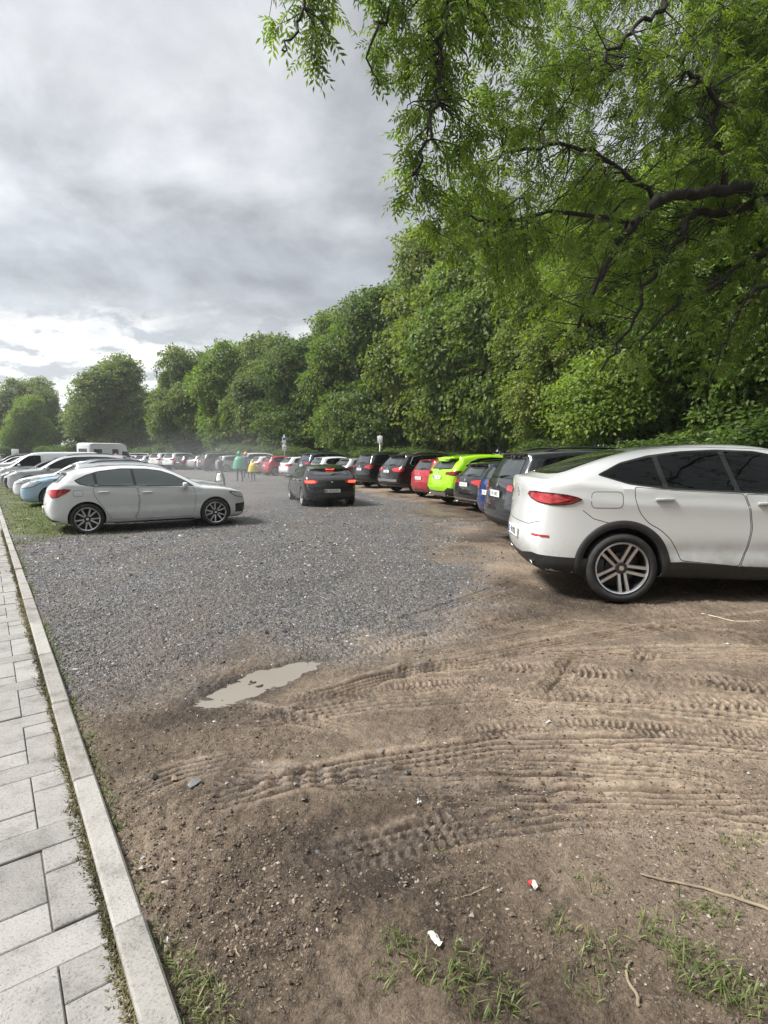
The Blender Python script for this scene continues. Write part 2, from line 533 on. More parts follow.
def build_car(name, sp, pm):
    """one car with its parts; returns the Empty at the middle of its footprint, nose along +x"""
    bd = Body(sp); Lg, W, H, R = sp['L'], sp['W'], sp['H'], sp['R']
    root = empty(name)
    cx = lambda x: x-Lg/2
    # --- body with wheel wells cut
    me = mesh_from('body', bd.verts, bd.faces, [pm, M['under']])
    tmp = bpy.data.objects.new('tmp', me); COL.objects.link(tmp)
    ra = sp['arch']
    cb = MB()
    for ax in (sp['xr'], sp['xf']):
        for sy in (1, -1):
            v = []; n = 40
            for yy in (W/2-.30, W/2+.2):
                for j in range(n):
                    a = 2*math.pi*j/n; v.append((cx(ax)+ra*math.cos(a), yy*sy, R+.01+ra*math.sin(a)))
            f = [(j, (j+1) % n, n+(j+1) % n, n+j) for j in range(n)]+[tuple(range(n-1, -1, -1)), tuple(range(n, 2*n))]
            if sy < 0: f = [tuple(reversed(q)) for q in f]
            cb.add(v, f, 0)
    cme = cb.mesh('cut', [M['under']])
    bm = bmesh.new(); bm.from_mesh(cme); bmesh.ops.recalc_face_normals(bm, faces=bm.faces); bm.to_mesh(cme); bm.free()
    bm = bmesh.new(); bm.from_mesh(me); bmesh.ops.recalc_face_normals(bm, faces=bm.faces); bm.to_mesh(me); bm.free()
    cut = bpy.data.objects.new('cut', cme); COL.objects.link(cut)
    md = tmp.modifiers.new('b', 'BOOLEAN'); md.object = cut; md.operation = 'DIFFERENCE'; md.solver = 'EXACT'; md.material_mode = 'TRANSFER'
    dg = bpy.context.evaluated_depsgraph_get(); dg.update()
    bme = bpy.data.meshes.new_from_object(tmp.evaluated_get(dg)); bme.name = 'body'
    bpy.data.objects.remove(tmp); bpy.data.objects.remove(cut)
    bm = bmesh.new(); bm.from_mesh(bme)
    ui = [i for i, m_ in enumerate(bme.materials) if m_ and m_.name.startswith('underbody')]
    for f in bm.faces: f.smooth = True
    for e in bm.edges:
        if len(e.link_faces) == 2: e.smooth = e.calc_face_angle(0) < R_(38)
    bm.to_mesh(bme); bm.free()
    body = obj('body', bme, root)
    GL = M[sp.get('glass', 'glass')]
    rs = sp.get('panel_step', .06)
    # --- side windows
    dlo = sp['dlo']
    for mir in (False, True):
        panel_obj('window_trim', root, bd, 'side', rounded(inset(dlo, -.012), .03, 3), [M[sp.get('trim', 'gloss_black')]], .003, rs, 0, mir)
        cuts = sp['pillars']; xs = [-1]+cuts+[99]
        for i in range(len(xs)-1):
            a = xs[i]; b = xs[i+1]
            ta = sp.get('pillar_tilt', .10); zr = dlo[0][1]
            w = clip_poly(dlo, 1, ta, (a+.022)+ta*zr) if a > 0 else dlo
            w = clip_poly(w, -1, -ta, -(b-.022)-ta*zr) if b < 90 else w
            if len(w) < 3 or abs(area2(w)) < .01: continue
            panel_obj('window', root, bd, 'side', rounded(inset(w, .008), .02, 3), [GL], .006, rs, 0, mir)
    if sp.get('chrome_line'):
        for mir in (False, True):
            mb = MB(); k = sp['chrome_line']; strip(bd, 'side', densify(dlo, .05)[:k] if k > 0 else densify(dlo+[dlo[0]], .05), .018, .008, mb, 0, mir)
            obj('chrome_trim', mb.mesh('chrome_trim', [M['chrome']], True), root)
    # --- glass front and rear
    panel_obj('rear_window', root, bd, 'rear', rounded(half_sym(sp['rear_glass']), .05, 3), [M['glass_rear'], M['gloss_black']], .005, rs, .025)
    panel_obj('windscreen', root, bd, 'front', rounded(half_sym(sp['windscreen']), .06, 3), [M['glass'] if 'glass' not in sp else GL, M['gloss_black']], .005, rs, .025)
    # --- doors with gaps and handles
    for mir in (False, True):
        for i, dpts in enumerate(sp['doors']):
            d = panel_obj('door', root, bd, 'side', rounded(dpts, .04, 3), [pm, M['gap']], .0032, rs, .007, mir)
            hx, hz = sp['handles'][i]
            l, n = bd.hit('side', hx, hz)
            sy = -1 if mir else 1
            hm = rounded_box('handle', (.20, .032, .034), [pm], .012, 3)
            obj('handle', hm, d, (l.x, (l.y+.022)*sy, l.z), (0, 0, 0))
    # --- bonnet, tailgate and fuel flap gaps
    mb = MB()
    for view, pts in sp.get('gaps', []):
        if view == 'side':
            for mir in (False, True): strip(bd, view, densify(pts, .03)[:-1] if pts[0] == pts[-1] else [p for p in polyline(pts, .03)], .007, .0012, mb, 0, mir)
        else: strip(bd, view, polyline(pts, .03), .007, .0012, mb, 0)
    if mb.v: obj('panel_gap', mb.mesh('panel_gap', [M['gap']]), root)
    if 'flap' in sp:
        panel_obj('fuel_flap', root, bd, 'side', rounded(sp['flap'], .06, 5), [pm, M['gap']], .002, .04, .006, True)
    # --- lamps
    pv = ('cyl', *sp.get('tail_pivot', (.75, .35)))
    for mir in (False, True):
        for tl in sp['tail']:
            P = [cyl_pt(bd, pv, p) for p in tl['pts']]
            t = panel_obj('tail_light', root, bd, pv, P, [M[tl.get('mat', 'red_light')], M['gloss_black']], .012, .035, tl.get('rim', .010), mir, 90., .02)
            if 'inner' in tl:
                P2 = [cyl_pt(bd, pv, p) for p in tl['inner']]
                panel_obj('lens', t, bd, pv, P2, [M[tl.get('inner_mat', 'brake_on')]], .016, .03, 0, mir, 90., .01)
    pv = ('cyl', *sp.get('head_pivot', (Lg-.8, .3)))
    for mir in (False, True):
        P = [cyl_pt(bd, pv, p, True) for p in sp['head']]
        panel_obj('headlight', root, bd, pv, P, [M['clear_light'], M['gloss_black']], .008, .035, .014, mir, 90., .014)
    for part, view, pts, mat, off in sp.get('extra', []):
        if view == 'side':
            for mir in (False, True): panel_obj(part, root, bd, view, pts, [M[mat]], off, rs, 0, mir, 1., off+.004)
        elif isinstance(view, tuple): panel_obj(part, root, bd, view, pts, [M[mat]], off, .06, 0, False, 60., off+.004)
        else: panel_obj(part, root, bd, view, pts, [M[mat]], off, rs, 0, False, 1., off+.004)
    # --- arches
    if sp.get('cladding'):
        for ax in (sp['xr'], sp['xf']):
            for mir in (False, True):
                mb = MB(); cl = sp['cladding']
                arc = [(ax+(ra+cl*.5)*math.cos(a), R+.01+(ra+cl*.5)*math.sin(a)) for a in np.linspace(R_(-14), R_(194), 40)]
                arc = [p for p in arc if p[1] > .27]
                strip(bd, 'side', arc, cl*1.1, .014, mb, 0, mir)
                obj('arch_trim', auto_smooth(mb.mesh('arch_trim', [M['black']]), 50), root)
    # --- number plates
    for view, key, xx in (('rear', 'plate', -1), ('front', 'plate_front', 1)):
        z = sp[key]; l, n = bd.hit(view, 0, z); ez = l; l2, n2 = bd.hit(view, 0, z+.055); l1, n1 = bd.hit(view, 0, z-.055)
        tilt = math.atan2((l2.x-l1.x), .11)
        xo = min(l1.x, l2.x, l.x)-.012 if xx < 0 else max(l1.x, l2.x, l.x)+.012
        p = MB(); p.box((0, 0, 0), (.012, .52, .112), 0); p.box((xx*.0075, -xx*-.24 if xx > 0 else .24, 0), (.003, .038, .108), 1)
        yy = .19
        for w_ in (1, 1, 0, 1, 1, 0, 1, 1, 1, 1):
            if w_:
                gl_ = random.choice(('lrt', 'lm', 'ltb', 'rmt', 'ltmb', 'lrm', 'rtb'))
                for ch in gl_:
                    dy, dz_, wy, wz = {'l': (.012, 0, .008, .07), 'r': (-.012, 0, .008, .07), 't': (0, .031, .030, .009), 'm': (0, 0, .030, .009), 'b': (0, -.031, .030, .009)}[ch]
                    p.box((xx*.0068, (yy+dy)*(-xx), dz_), (.0025+.0004*len(ch+gl_)*.2, wy, wz), 2)
            yy -= .044 if w_ else .024
        pm_ = p.mesh('number_plate', [M['plate'], M['plate_blue'], M['plate_ink']])
        po = obj('number_plate', pm_, root, ((xo), 0, z), (0, tilt*.0, 0))
    # --- mirrors
    mx, mz = sp['mirror']; l, n = bd.hit('side', mx, mz)
    for sy in (1, -1):
        mm = rounded_box('mirror', (.12, .20, .14), [pm], .045, 3)
        mo = obj('mirror', mm, root, (l.x-.02, (l.y+.13)*sy, mz+.05), (0, 0, R_(12)*sy))
        gm = rounded_box('mirror_glass', (.008, .15, .10), [M['chrome']], .003, 1); obj('mirror_glass', gm, mo, (-.061, 0, 0))
        sm = rounded_box('mirror_arm', (.06, .08, .03), [M['black']], .01, 1); obj('mirror_arm', sm, mo, (.0, -.10*sy, -.06))
    # --- roof rails
    if sp.get('rails'):
        xa, xb, yr = sp['rails']
        for sy in (1, -1):
            mb = MB(); pts = []
            for i in range(15):
                t = i/14; x = xa+(xb-xa)*t; l, n = bd.hit('top', x, yr)
                pts.append((l.x, yr*sy, l.z+.045*min(1, 6*t, 6*(1-t))-.005))
            mb.tube(pts, .016, 8, 0); obj('roof_rail', auto_smooth(mb.mesh('roof_rail', [M[sp.get('rail_mat', 'black')]]), 60), root)
    # --- spoiler
    if sp.get('spoiler'):
        sx0, sz0, hw_, dep, th, mat = sp['spoiler']
        bm = bmesh.new(); nn = 13; rows = []
        for i in range(nn):
            t = -1+2*i/(nn-1); y = hw_*t; bowx = .09*t*t
            l, n = bd.hit('top', sx0+dep*.8+bowx, y)
            zt = l.z+.006; z0 = zt-dep*.12
            rows.append([bm.verts.new((cx(sx0)+bowx+dep, y, zt)), bm.verts.new((cx(sx0)+bowx, y, z0)), bm.verts.new((cx(sx0)+bowx+.01, y, z0-th)), bm.verts.new((cx(sx0)+bowx+dep, y, zt-th*2.4))])
        for i in range(nn-1):
            for j in range(4): bm.faces.new((rows[i][j], rows[i+1][j], rows[i+1][(j+1) % 4], rows[i][(j+1) % 4]))
        bm.faces.new(rows[0]); bm.faces.new(list(reversed(rows[-1])))
        me_ = bpy.data.meshes.new('spoiler'); bm.to_mesh(me_); bm.free(); me_.materials.append(pm if mat == 'paint' else M[mat])
        auto_smooth(me_, 30); so = obj('spoiler', me_, root)
    if sp.get('brake_lamp'):
        z, hw_ = sp['brake_lamp'][:2]; l, n = bd.hit('rear', 0, z)
        xx_ = sp['brake_lamp'][3] if len(sp['brake_lamp']) > 3 else l.x+Lg/2-.03
        b_ = rounded_box('brake_lamp', (.03, hw_*2, .035), [M[sp['brake_lamp'][2]]], .006, 1)
        obj('brake_lamp', b_, root, (cx(xx_), 0, z))
    # --- rear wiper
    if sp.get('wiper'):
        mb = MB(); z = sp['wiper']; pts = []
        for y, dz in ((0, 0), (-.12, .02), (-.26, .035), (-.40, .04)):
            l, n = bd.hit('rear', y, z+dz); pts.append(l+n*.022)
        mb.tube(pts, [.014, .011, .008, .006], 6, 0); obj('wiper', mb.mesh('wiper', [M['black']], True), root)
    if sp.get('badge'):
        view, z, r = sp['badge']; l, n = bd.hit(view, 0, z)
        mb = MB(); nn = 24
        q = n.to_track_quat('Y', 'Z').to_matrix()
        def ring(r0, r1, y0, y1, m, a0=0., a1=2*math.pi, k=24):
            v = []
            for i in range(k+1):
                a = a0+(a1-a0)*i/k
                for r_, y_ in ((r0, y0), (r1, y1)): v.append(l+q @ Vector((r_*math.cos(a), y_, r_*math.sin(a))))
            mb.add(v, [(2*i, 2*i+1, 2*i+3, 2*i+2) for i in range(k)], m)
        if sp.get('badge_kind') == 'quartered':
            ring(r*.62, r, .006, .006, 0); ring(r, r, .006, -.004, 0)
            for i in range(4): ring(.0005, r*.62, .007, .007, 1 if i % 2 else 2, i*math.pi/2, (i+1)*math.pi/2, 8)
        elif sp.get('badge_kind') == 'star':
            ring(r*.86, r, .008, .008, 3); ring(r, r, .008, -.002, 3)
            for i in range(3):
                a = math.pi/2+i*2*math.pi/3; v = []
                for rr_, da in ((r*.88, 0), (r*.12, 1.05), (0, 0), (r*.12, -1.05)): v.append(l+q @ Vector((rr_*math.cos(a+da), .009, rr_*math.sin(a+da))))
                mb.add(v, [(0, 1, 2, 3)], 3)
        else:
            ring(.0005, r, .008, .006, 3)
        obj('emblem', mb.mesh('emblem', [M['gloss_black'], M['badge_blue'], M['badge_white'], M['chrome']]), root)
    # --- exhausts
    if sp.get('exhaust'):
        ye, ze = sp['exhaust']
        for sy in (1, -1):
            mb = MB(); l, n = bd.hit('rear', ye, ze)
            v = []; nn = 20; r = (.055, .03)
            for xx, k in ((-.024, 1.), (.0, 1.), (.0, .8), (.10, .8)):
                for j in range(nn):
                    a = 2*math.pi*j/nn; v.append((l.x+xx, ye*sy+r[0]*k*1.3*math.cos(a), ze+r[1]*k*math.sin(a)))
            f = [(i*nn+j, i*nn+(j+1) % nn, (i+1)*nn+(j+1) % nn, (i+1)*nn+j) for i in range(3) for j in range(nn)]
            mb.add(v, f, 0)
            obj('exhaust', mb.mesh('exhaust', [M['chrome']], True), root)
    # --- wheels
    for ax in (sp['xf'], sp['xr']):
        for sy in (1, -1):
            make_wheel(root, (cx(ax), sy*(W/2-.122), R), 0 if sy > 0 else 1, R, sp['wheel'])
    return root

def polyline(pts, step):
    out = []
    for i in range(len(pts)-1):
        p, q = pts[i], pts[i+1]; n = max(1, int(math.hypot(q[0]-p[0], q[1]-p[1])/step))
        out += [(p[0]+(q[0]-p[0])*k/n, p[1]+(q[1]-p[1])*k/n) for k in range(n)]
    return out+[pts[-1]]
def cyl_pt(bd, pv, p, front=False):
    """('r', y, z) lies on the end face at y; ('s', x, z) on the flank at x: give the azimuth about the pivot"""
    _, px, py = pv
    if p[0] == 'r':
        xe = .12 if not front else bd.L-.18
        return (math.degrees(math.atan2(p[1]-py, xe-px)) % 360, p[2])
    return (math.degrees(math.atan2(bd.W/2*.95-py, p[1]-px)) % 360, p[2])
M['badge_blue'] = simple('badge_blue', (.03, .16, .5), .3)
M['badge_white'] = simple('badge_white', (.75, .75, .75), .3)

def repaint(root, pm):
    for o in [root]+list(root.children_recursive):
        if o.type != 'MESH': continue
        for sl in o.material_slots:
            if sl.material and sl.material.name.startswith('paint_'):
                sl.link = 'OBJECT'; sl.material = pm
def arc_pts(cx_, cz, r, a0, a1, n=8):
    return [(cx_+r*math.cos(R_(a0+(a1-a0)*i/n)), cz+r*math.sin(R_(a0+(a1-a0)*i/n))) for i in range(n+1)]
# ------------------------------------------------------------------ car kinds (metres from the rear bumper)
def door_pts(x0, x1, zb, zl, R, ax, arch, rear=True):
    """door outline below the glass; the wheel side follows the arch"""
    return None

SP = {}
SP['coupe_suv'] = dict(L=4.73, W=1.89, H=1.69, xr=.995, xf=3.868, R=.370, arch=.425, res=1.7, panel_step=.035,
    profile=[(.16,0.300),(.06,0.420),(.0,0.600),(.03,0.780),(.055,0.950),(.07,1.080),(.065,1.200),(.075,1.285),(.11,1.316),(.20,1.328),(.36,1.377),(.62,1.468),(.95,1.566),(1.3,1.639),(1.7,1.678),(2.1,1.688),(2.5,1.670),(2.85,1.609),(3.1,1.517),(3.4,1.322),(3.62,1.165),(3.74,1.120),(3.95,1.100),(4.3,1.030),(4.54,0.940),(4.66,0.820),(4.71,0.680),(4.73,0.500),(4.68,0.340),(4.58,0.250),(4.2,0.235),(2.4,0.240),(.6,0.270)],
    belt=[(0,1.24),(.5,1.27),(.95,1.215),(1.6,1.20),(2.6,1.15),(3.6,1.09),(4.73,1.0)], tumble=.62, shoulder=.025, crease=.13, scallop=1.2, nr=6.5, nf=5., bow=.05, crown=.03, kr=.10,
    dlo=[(.75,1.359),(1.05,1.271),(1.38,1.227),(2.2,1.185),(3.40,1.145),(3.25,1.255),(3.0,1.426),(2.75,1.536),(2.45,1.596),(2.05,1.612),(1.65,1.593),(1.3,1.548),(1.0,1.474)],
    pillars=[1.40,2.13], pillar_tilt=.16, chrome_line=0,
    rear_glass=[(0,1.353),(.40,1.353),(.56,1.365),(.60,1.395),(.53,1.517),(.46,1.609),(0,1.621)],
    windscreen=[(0,1.170),(.55,1.170),(.70,1.180),(.64,1.322),(.55,1.529),(.50,1.590),(0,1.615)],
    doors=[[(1.09,1.235),(1.60,1.196),(2.21,1.168),(2.27,1.0),(2.30,.80),(2.27,.60),(2.20,.40),(1.60,.455),(1.545,.58),(1.475,.69),(1.37,.785),(1.25,.85),(1.16,.95),(1.105,1.08)],
           [(2.219,1.166),(3.42,1.12),(3.46,.9),(3.43,.62),(3.36,.36),(2.209,.398),(2.279,.60),(2.309,.80),(2.279,1.0)]],
    handles=[(1.40,1.105),(2.44,1.065)],
    gaps=[('side',[(.57,.985),(.68,.90),(.80,.865),(.96,.83)]),('rear',[(-.80,.86),(-.55,.80),(0,.79),(.55,.80),(.80,.86)]),('top',[(2.9,.55),(2.1,.57),(1.3,.55)]),('top',[(2.9,-.55),(2.1,-.57),(1.3,-.55)])],
    flap=[(.65,1.185),(.98,1.185),(.98,1.01),(.65,1.01)],
    tail_pivot=(.80,.40),
    tail=[dict(pts=[('r',.42,1.13),('r',.52,1.09),('r',.70,1.06),('r',.86,1.045),('s',.22,1.035),('s',.36,1.037),('s',.46,1.052),('s',.57,1.10),('s',.52,1.125),('s',.40,1.15),('s',.28,1.163),('r',.88,1.172),('r',.68,1.178),('r',.48,1.165)], mat='dark_red_light', rim=.009, inner=[('r',.54,1.11),('r',.70,1.075),('s',.18,1.055),('s',.34,1.075),('s',.44,1.10),('s',.36,1.115),('s',.26,1.15),('r',.80,1.16),('r',.58,1.155)], inner_mat='red_bright')],
    head=[('r',.50,.80),('r',.75,.80),('s',4.35,.86),('s',4.05,.97),('s',4.1,1.0),('r',.84,.95),('r',.55,.91)],
    extra=[('rear_bumper',('cyl',.9,0.),[(96,.26),(96,.46),(118,.48),(140,.50),(160,.44),(180,.43),(200,.44),(220,.50),(242,.48),(264,.46),(264,.26),(242,.30),(220,.31),(180,.31),(140,.31),(118,.30)],'black',.008),
           ('sill','side',[(1.40,.25),(1.50,.44),(1.62,.445),(2.3,.395),(3.36,.345),(3.44,.25)],'black',.010),
           ('grille','front',[(-.42,.55),(-.50,.82),(.50,.82),(.42,.55)],'gloss_black',.004),
           ('reflector',('cyl',.9,0.),[(128,.685),(140,.69),(140,.715),(128,.71)],'red_light',.005),
           ('reflector',('cyl',.9,0.),[(220,.69),(232,.685),(232,.71),(220,.715)],'red_light',.005)],
    cladding=.075, plate=.66, plate_front=.48, mirror=(3.32,1.13), exhaust=(.58,.38), badge=('rear',1.13,.055), badge_kind='star', wheel='five_double', wiper=None)

SP['hatch'] = dict(L=4.32, W=1.80, H=1.435, xr=.79, xf=3.46, R=.322, arch=.362, res=1.25, panel_step=.04,
    profile=[(.14,.24),(.05,.36),(.0,.52),(.02,.68),(.06,.80),(.10,.92),(.15,1.0),(.22,1.06),(.35,1.18),(.46,1.275),(.42,1.305),(.52,1.325),(.78,1.368),(1.1,1.408),(1.5,1.435),(1.9,1.425),(2.25,1.385),(2.5,1.325),(2.8,1.19),(3.1,1.03),(3.22,.975),(3.4,.955),(3.75,.91),(4.05,.84),(4.22,.75),(4.29,.63),(4.32,.48),(4.28,.3),(4.18,.2),(3.8,.18),(2.2,.18),(.5,.20)],
    belt=[(0,1.03),(.6,1.03),(1.3,1.0),(2.2,.965),(3.0,.93),(4.32,.84)], tumble=.60, shoulder=.028, crease=.14, nr=6.5, nf=4.6, bow=.055, kr=.09,
    dlo=[(.60,1.13),(.68,1.06),(.90,1.015),(1.6,.995),(2.98,.955),(2.82,1.06),(2.55,1.205),(2.3,1.30),(2.0,1.345),(1.5,1.358),(1.05,1.305),(.82,1.235)],
    pillars=[.98,1.73], pillar_tilt=.12, chrome_line=0, glass='glass_pale',
    rear_glass=[(0,1.075),(.50,1.075),(.62,1.09),(.55,1.18),(.50,1.262),(0,1.272)],
    windscreen=[(0,1.01),(.5,1.01),(.66,1.02),(.60,1.15),(.50,1.33),(.46,1.36),(0,1.375)],
    doors=[[(.92,.99),(1.77,.965),(1.81,.72),(1.78,.45),(1.70,.27),(1.24,.29),(1.18,.42),(1.09,.57),(1.0,.70),(.93,.84)],
           [(1.785,.964),(2.98,.93),(3.02,.72),(2.98,.40),(2.92,.27),(1.72,.27),(1.795,.45),(1.825,.72)]],
    handles=[(1.12,.88),(1.98,.85)],
    gaps=[('rear',[(-.72,.72),(-.5,.63),(0,.62),(.5,.63),(.72,.72)])], flap=[(.55,.93),(.74,.93),(.74,.80),(.55,.80)],
    tail_pivot=(.65,.38),
    tail=[dict(pts=[('r',.42,.86),('r',.62,.84),('r',.82,.78),('s',.26,.79),('s',.44,.88),('s',.52,.945),('s',.40,.965),('s',.26,.955),('r',.78,.955),('r',.45,.93)], mat='red_light')],
    head=[('r',.42,.62),('r',.68,.63),('s',3.98,.68),('s',3.80,.79),('s',3.86,.81),('r',.78,.77),('r',.5,.71)],
    extra=[('rear_bumper',('cyl',.8,0.),[(118,.20),(122,.30),(145,.40),(180,.40),(215,.40),(238,.30),(242,.20),(215,.235),(180,.24),(145,.235)],'gloss_black',.006),
           ('sill','side',[(1.22,.19),(1.28,.225),(2.95,.225),(3.02,.19)],'black',.008),
           ('grille','front',[(-.36,.46),(-.42,.68),(-.05,.70),(.05,.70),(.42,.68),(.36,.46)],'gloss_black',.004),
           ('bumper_vent','front',[(.58,.28),(.62,.52),(.80,.50),(.80,.30)],'gloss_black',.004),
           ('bumper_vent','front',[(-.58,.28),(-.62,.52),(-.80,.50),(-.80,.30)],'gloss_black',.004)],
    plate=.50, plate_front=.36, mirror=(2.78,.93), badge=('rear',.86,.042), badge_kind='quartered', wheel='five_y', wiper=1.10,
    spoiler=(.36,1.31,.50,.22,.02,'paint'))

def derive(base, **kw):
    d = dict(SP[base]); d.update(kw); return d

SP['dark_hatch'] = derive('hatch', glass='glass_rear', trim='gloss_black', W=1.765,
    tail=[dict(pts=[('r',.44,.82),('r',.62,.80),('r',.80,.78),('s',.24,.80),('s',.36,.85),('s',.40,.905),('s',.30,.93),('r',.80,.945),('r',.60,.94),('r',.44,.92)], mat='red_light',
               inner=[('r',.52,.835),('r',.66,.825),('r',.80,.835),('s',.24,.85),('s',.26,.90),('r',.80,.905),('r',.56,.90)], inner_mat='brake_on')],
    brake_lamp=(1.285,.14,'brake_on',.385), plate=.56, extra=SP['hatch']['extra'][1:]+[('rear_bumper',('cyl',.8,0.),[(140,.22),(145,.30),(180,.31),(215,.30),(220,.22),(180,.23)],'black',.006)])

SP['suv'] = dict(L=4.68, W=1.89, H=1.66, xr=.98, xf=3.80, R=.365, arch=.415, panel_step=.055,
    profile=[(.16,.30),(.05,.42),(.0,.58),(.03,.75),(.07,.90),(.09,1.02),(.14,1.12),(.26,1.32),(.40,1.53),(.36,1.585),(.46,1.605),(.8,1.635),(1.3,1.66),(1.8,1.66),(2.3,1.635),(2.7,1.565),(3.0,1.43),(3.35,1.22),(3.55,1.12),(3.8,1.09),(4.2,1.03),(4.5,.95),(4.62,.83),(4.67,.66),(4.68,.5),(4.64,.34),(4.5,.25),(4.2,.23),(2.3,.24),(.6,.26)],
    belt=[(0,1.10),(.6,1.11),(1.6,1.08),(2.6,1.05),(3.5,1.03),(4.68,.95)], tumble=.48, shoulder=.025, crease=.15, nr=7., nf=5., bow=.055, kr=.09,
    dlo=[(.50,1.20),(.58,1.145),(.8,1.13),(1.7,1.11),(3.36,1.075),(3.15,1.20),(2.85,1.375),(2.6,1.475),(2.3,1.53),(1.7,1.55),(1.1,1.535),(.72,1.49)],
    pillars=[1.16,2.06], pillar_tilt=.08, chrome_line=0,
    rear_glass=[(0,1.145),(.58,1.145),(.70,1.16),(.63,1.36),(.57,1.50),(0,1.515)],
    windscreen=[(0,1.15),(.55,1.15),(.70,1.165),(.63,1.32),(.55,1.52),(.50,1.56),(0,1.58)],
    doors=[[(1.12,1.10),(2.10,1.075),(2.15,.85),(2.12,.55),(2.06,.36),(1.52,.38),(1.47,.52),(1.40,.68),(1.28,.80),(1.16,.95)],
           [(2.115,1.074),(3.36,1.05),(3.40,.85),(3.34,.50),(3.26,.36),(2.075,.36),(2.135,.55),(2.165,.85)]],
    handles=[(1.36,.985),(2.34,.965)],
    gaps=[('rear',[(-.76,.78),(-.55,.68),(0,.67),(.55,.68),(.76,.78)]),('rear',[(-.80,1.13),(-.78,.8)]),('rear',[(.80,1.13),(.78,.8)])], flap=[(.6,.98),(.80,.98),(.80,.83),(.6,.83)],
    tail_pivot=(.70,.40),
    tail=[dict(pts=[('r',.46,.95),('r',.68,.93),('r',.86,.88),('s',.26,.90),('s',.38,.97),('s',.44,1.05),('s',.34,1.085),('r',.86,1.085),('r',.66,1.06),('r',.46,1.05)], mat='red_light')],
    head=[('r',.50,.80),('r',.75,.80),('s',4.30,.84),('s',4.05,.95),('s',4.1,.97),('r',.84,.93),('r',.55,.89)],
    extra=[('rear_bumper',('cyl',.9,0.),[(98,.26),(98,.42),(120,.45),(145,.46),(180,.46),(215,.46),(240,.45),(262,.42),(262,.26),(240,.29),(180,.30),(120,.29)],'black',.008),
           ('sill','side',[(1.40,.24),(1.46,.36),(3.32,.35),(3.38,.24)],'black',.010),
           ('grille','front',[(-.45,.55),(-.52,.84),(.52,.84),(.45,.55)],'gloss_black',.004)],
    cladding=.055, plate=.88, plate_front=.48, mirror=(3.22,1.06), badge=('rear',1.02,.05), wheel='ten', wiper=1.16, rails=(.75,2.55,.56), spoiler=(.28,1.58,.60,.24,.022,'paint'))

SP['large_suv'] = derive('suv', L=5.05, W=1.97, H=1.74, xr=1.10, xf=4.10, R=.385, arch=.43,
    profile=[(.16,.30),(.05,.42),(.0,.58),(.03,.74),(.08,.88),(.13,1.02),(.22,1.14),(.42,1.36),(.62,1.565),(.57,1.615),(.70,1.645),(1.1,1.70),(1.6,1.74),(2.2,1.735),(2.7,1.70),(3.05,1.62),(3.35,1.47),(3.7,1.26),(3.92,1.14),(4.2,1.10),(4.6,1.02),(4.88,.93),(4.99,.80),(5.04,.66),(5.05,.5),(5.0,.34),(4.86,.25),(4.5,.23),(2.5,.24),(.6,.26)],
    belt=[(0,1.12),(.6,1.14),(1.7,1.12),(2.8,1.09),(3.8,1.05),(5.05,.95)],
    dlo=[(.74,1.24),(.82,1.185),(1.0,1.17),(2.0,1.15),(3.72,1.11),(3.5,1.24),(3.2,1.42),(2.95,1.53),(2.6,1.60),(2.0,1.625),(1.4,1.61),(.98,1.54)], pillars=[1.42,2.35],
    rear_glass=[(0,1.16),(.60,1.16),(.74,1.18),(.66,1.40),(.60,1.545),(0,1.56)],
    windscreen=[(0,1.18),(.58,1.18),(.73,1.195),(.66,1.36),(.57,1.60),(.52,1.64),(0,1.66)],
    doors=[[(1.38,1.14),(2.40,1.115),(2.45,.88),(2.42,.56),(2.34,.37),(1.68,.39),(1.62,.54),(1.54,.70),(1.44,.82),(1.40,.98)],
           [(2.415,1.114),(3.68,1.08),(3.72,.88),(3.66,.52),(3.56,.36),(2.355,.37),(2.435,.56),(2.465,.88)]],
    handles=[(1.64,1.02),(2.66,1.0)], mirror=(3.52,1.10),
    tail=[dict(pts=[('r',.40,.98),('r',.62,.90),('r',.88,.90),('s',.30,.92),('s',.46,1.02),('s',.48,1.08),('s',.36,1.10),('r',.86,1.11),('r',.64,1.09),('r',.40,1.06)], mat='red_light')],
    extra=[('rear_bumper',('cyl',.9,0.),[(98,.26),(98,.40),(120,.43),(145,.45),(180,.45),(215,.45),(240,.43),(262,.40),(262,.26),(240,.29),(180,.30),(120,.29)],'black',.008),
           ('bumper_trim',('cyl',.9,0.),[(135,.50),(133,.60),(180,.61),(227,.60),(225,.50),(180,.51)],'alu',.010),
           ('sill','side',[(1.55,.24),(1.62,.36),(3.60,.35),(3.66,.24)],'black',.010),
           ('grille','front',[(-.50,.50),(-.56,.88),(.56,.88),(.50,.50)],'gloss_black',.004)],
    gaps=[('rear',[(-.80,.80),(-.58,.70),(0,.69),(.58,.70),(.80,.80)])], plate=.93, rails=(1.05,3.0,.60), rail_mat='chrome', wiper=1.18, chrome_line=-1, cladding=0,
    spoiler=(.46,1.6,.62,.26,.022,'paint'))

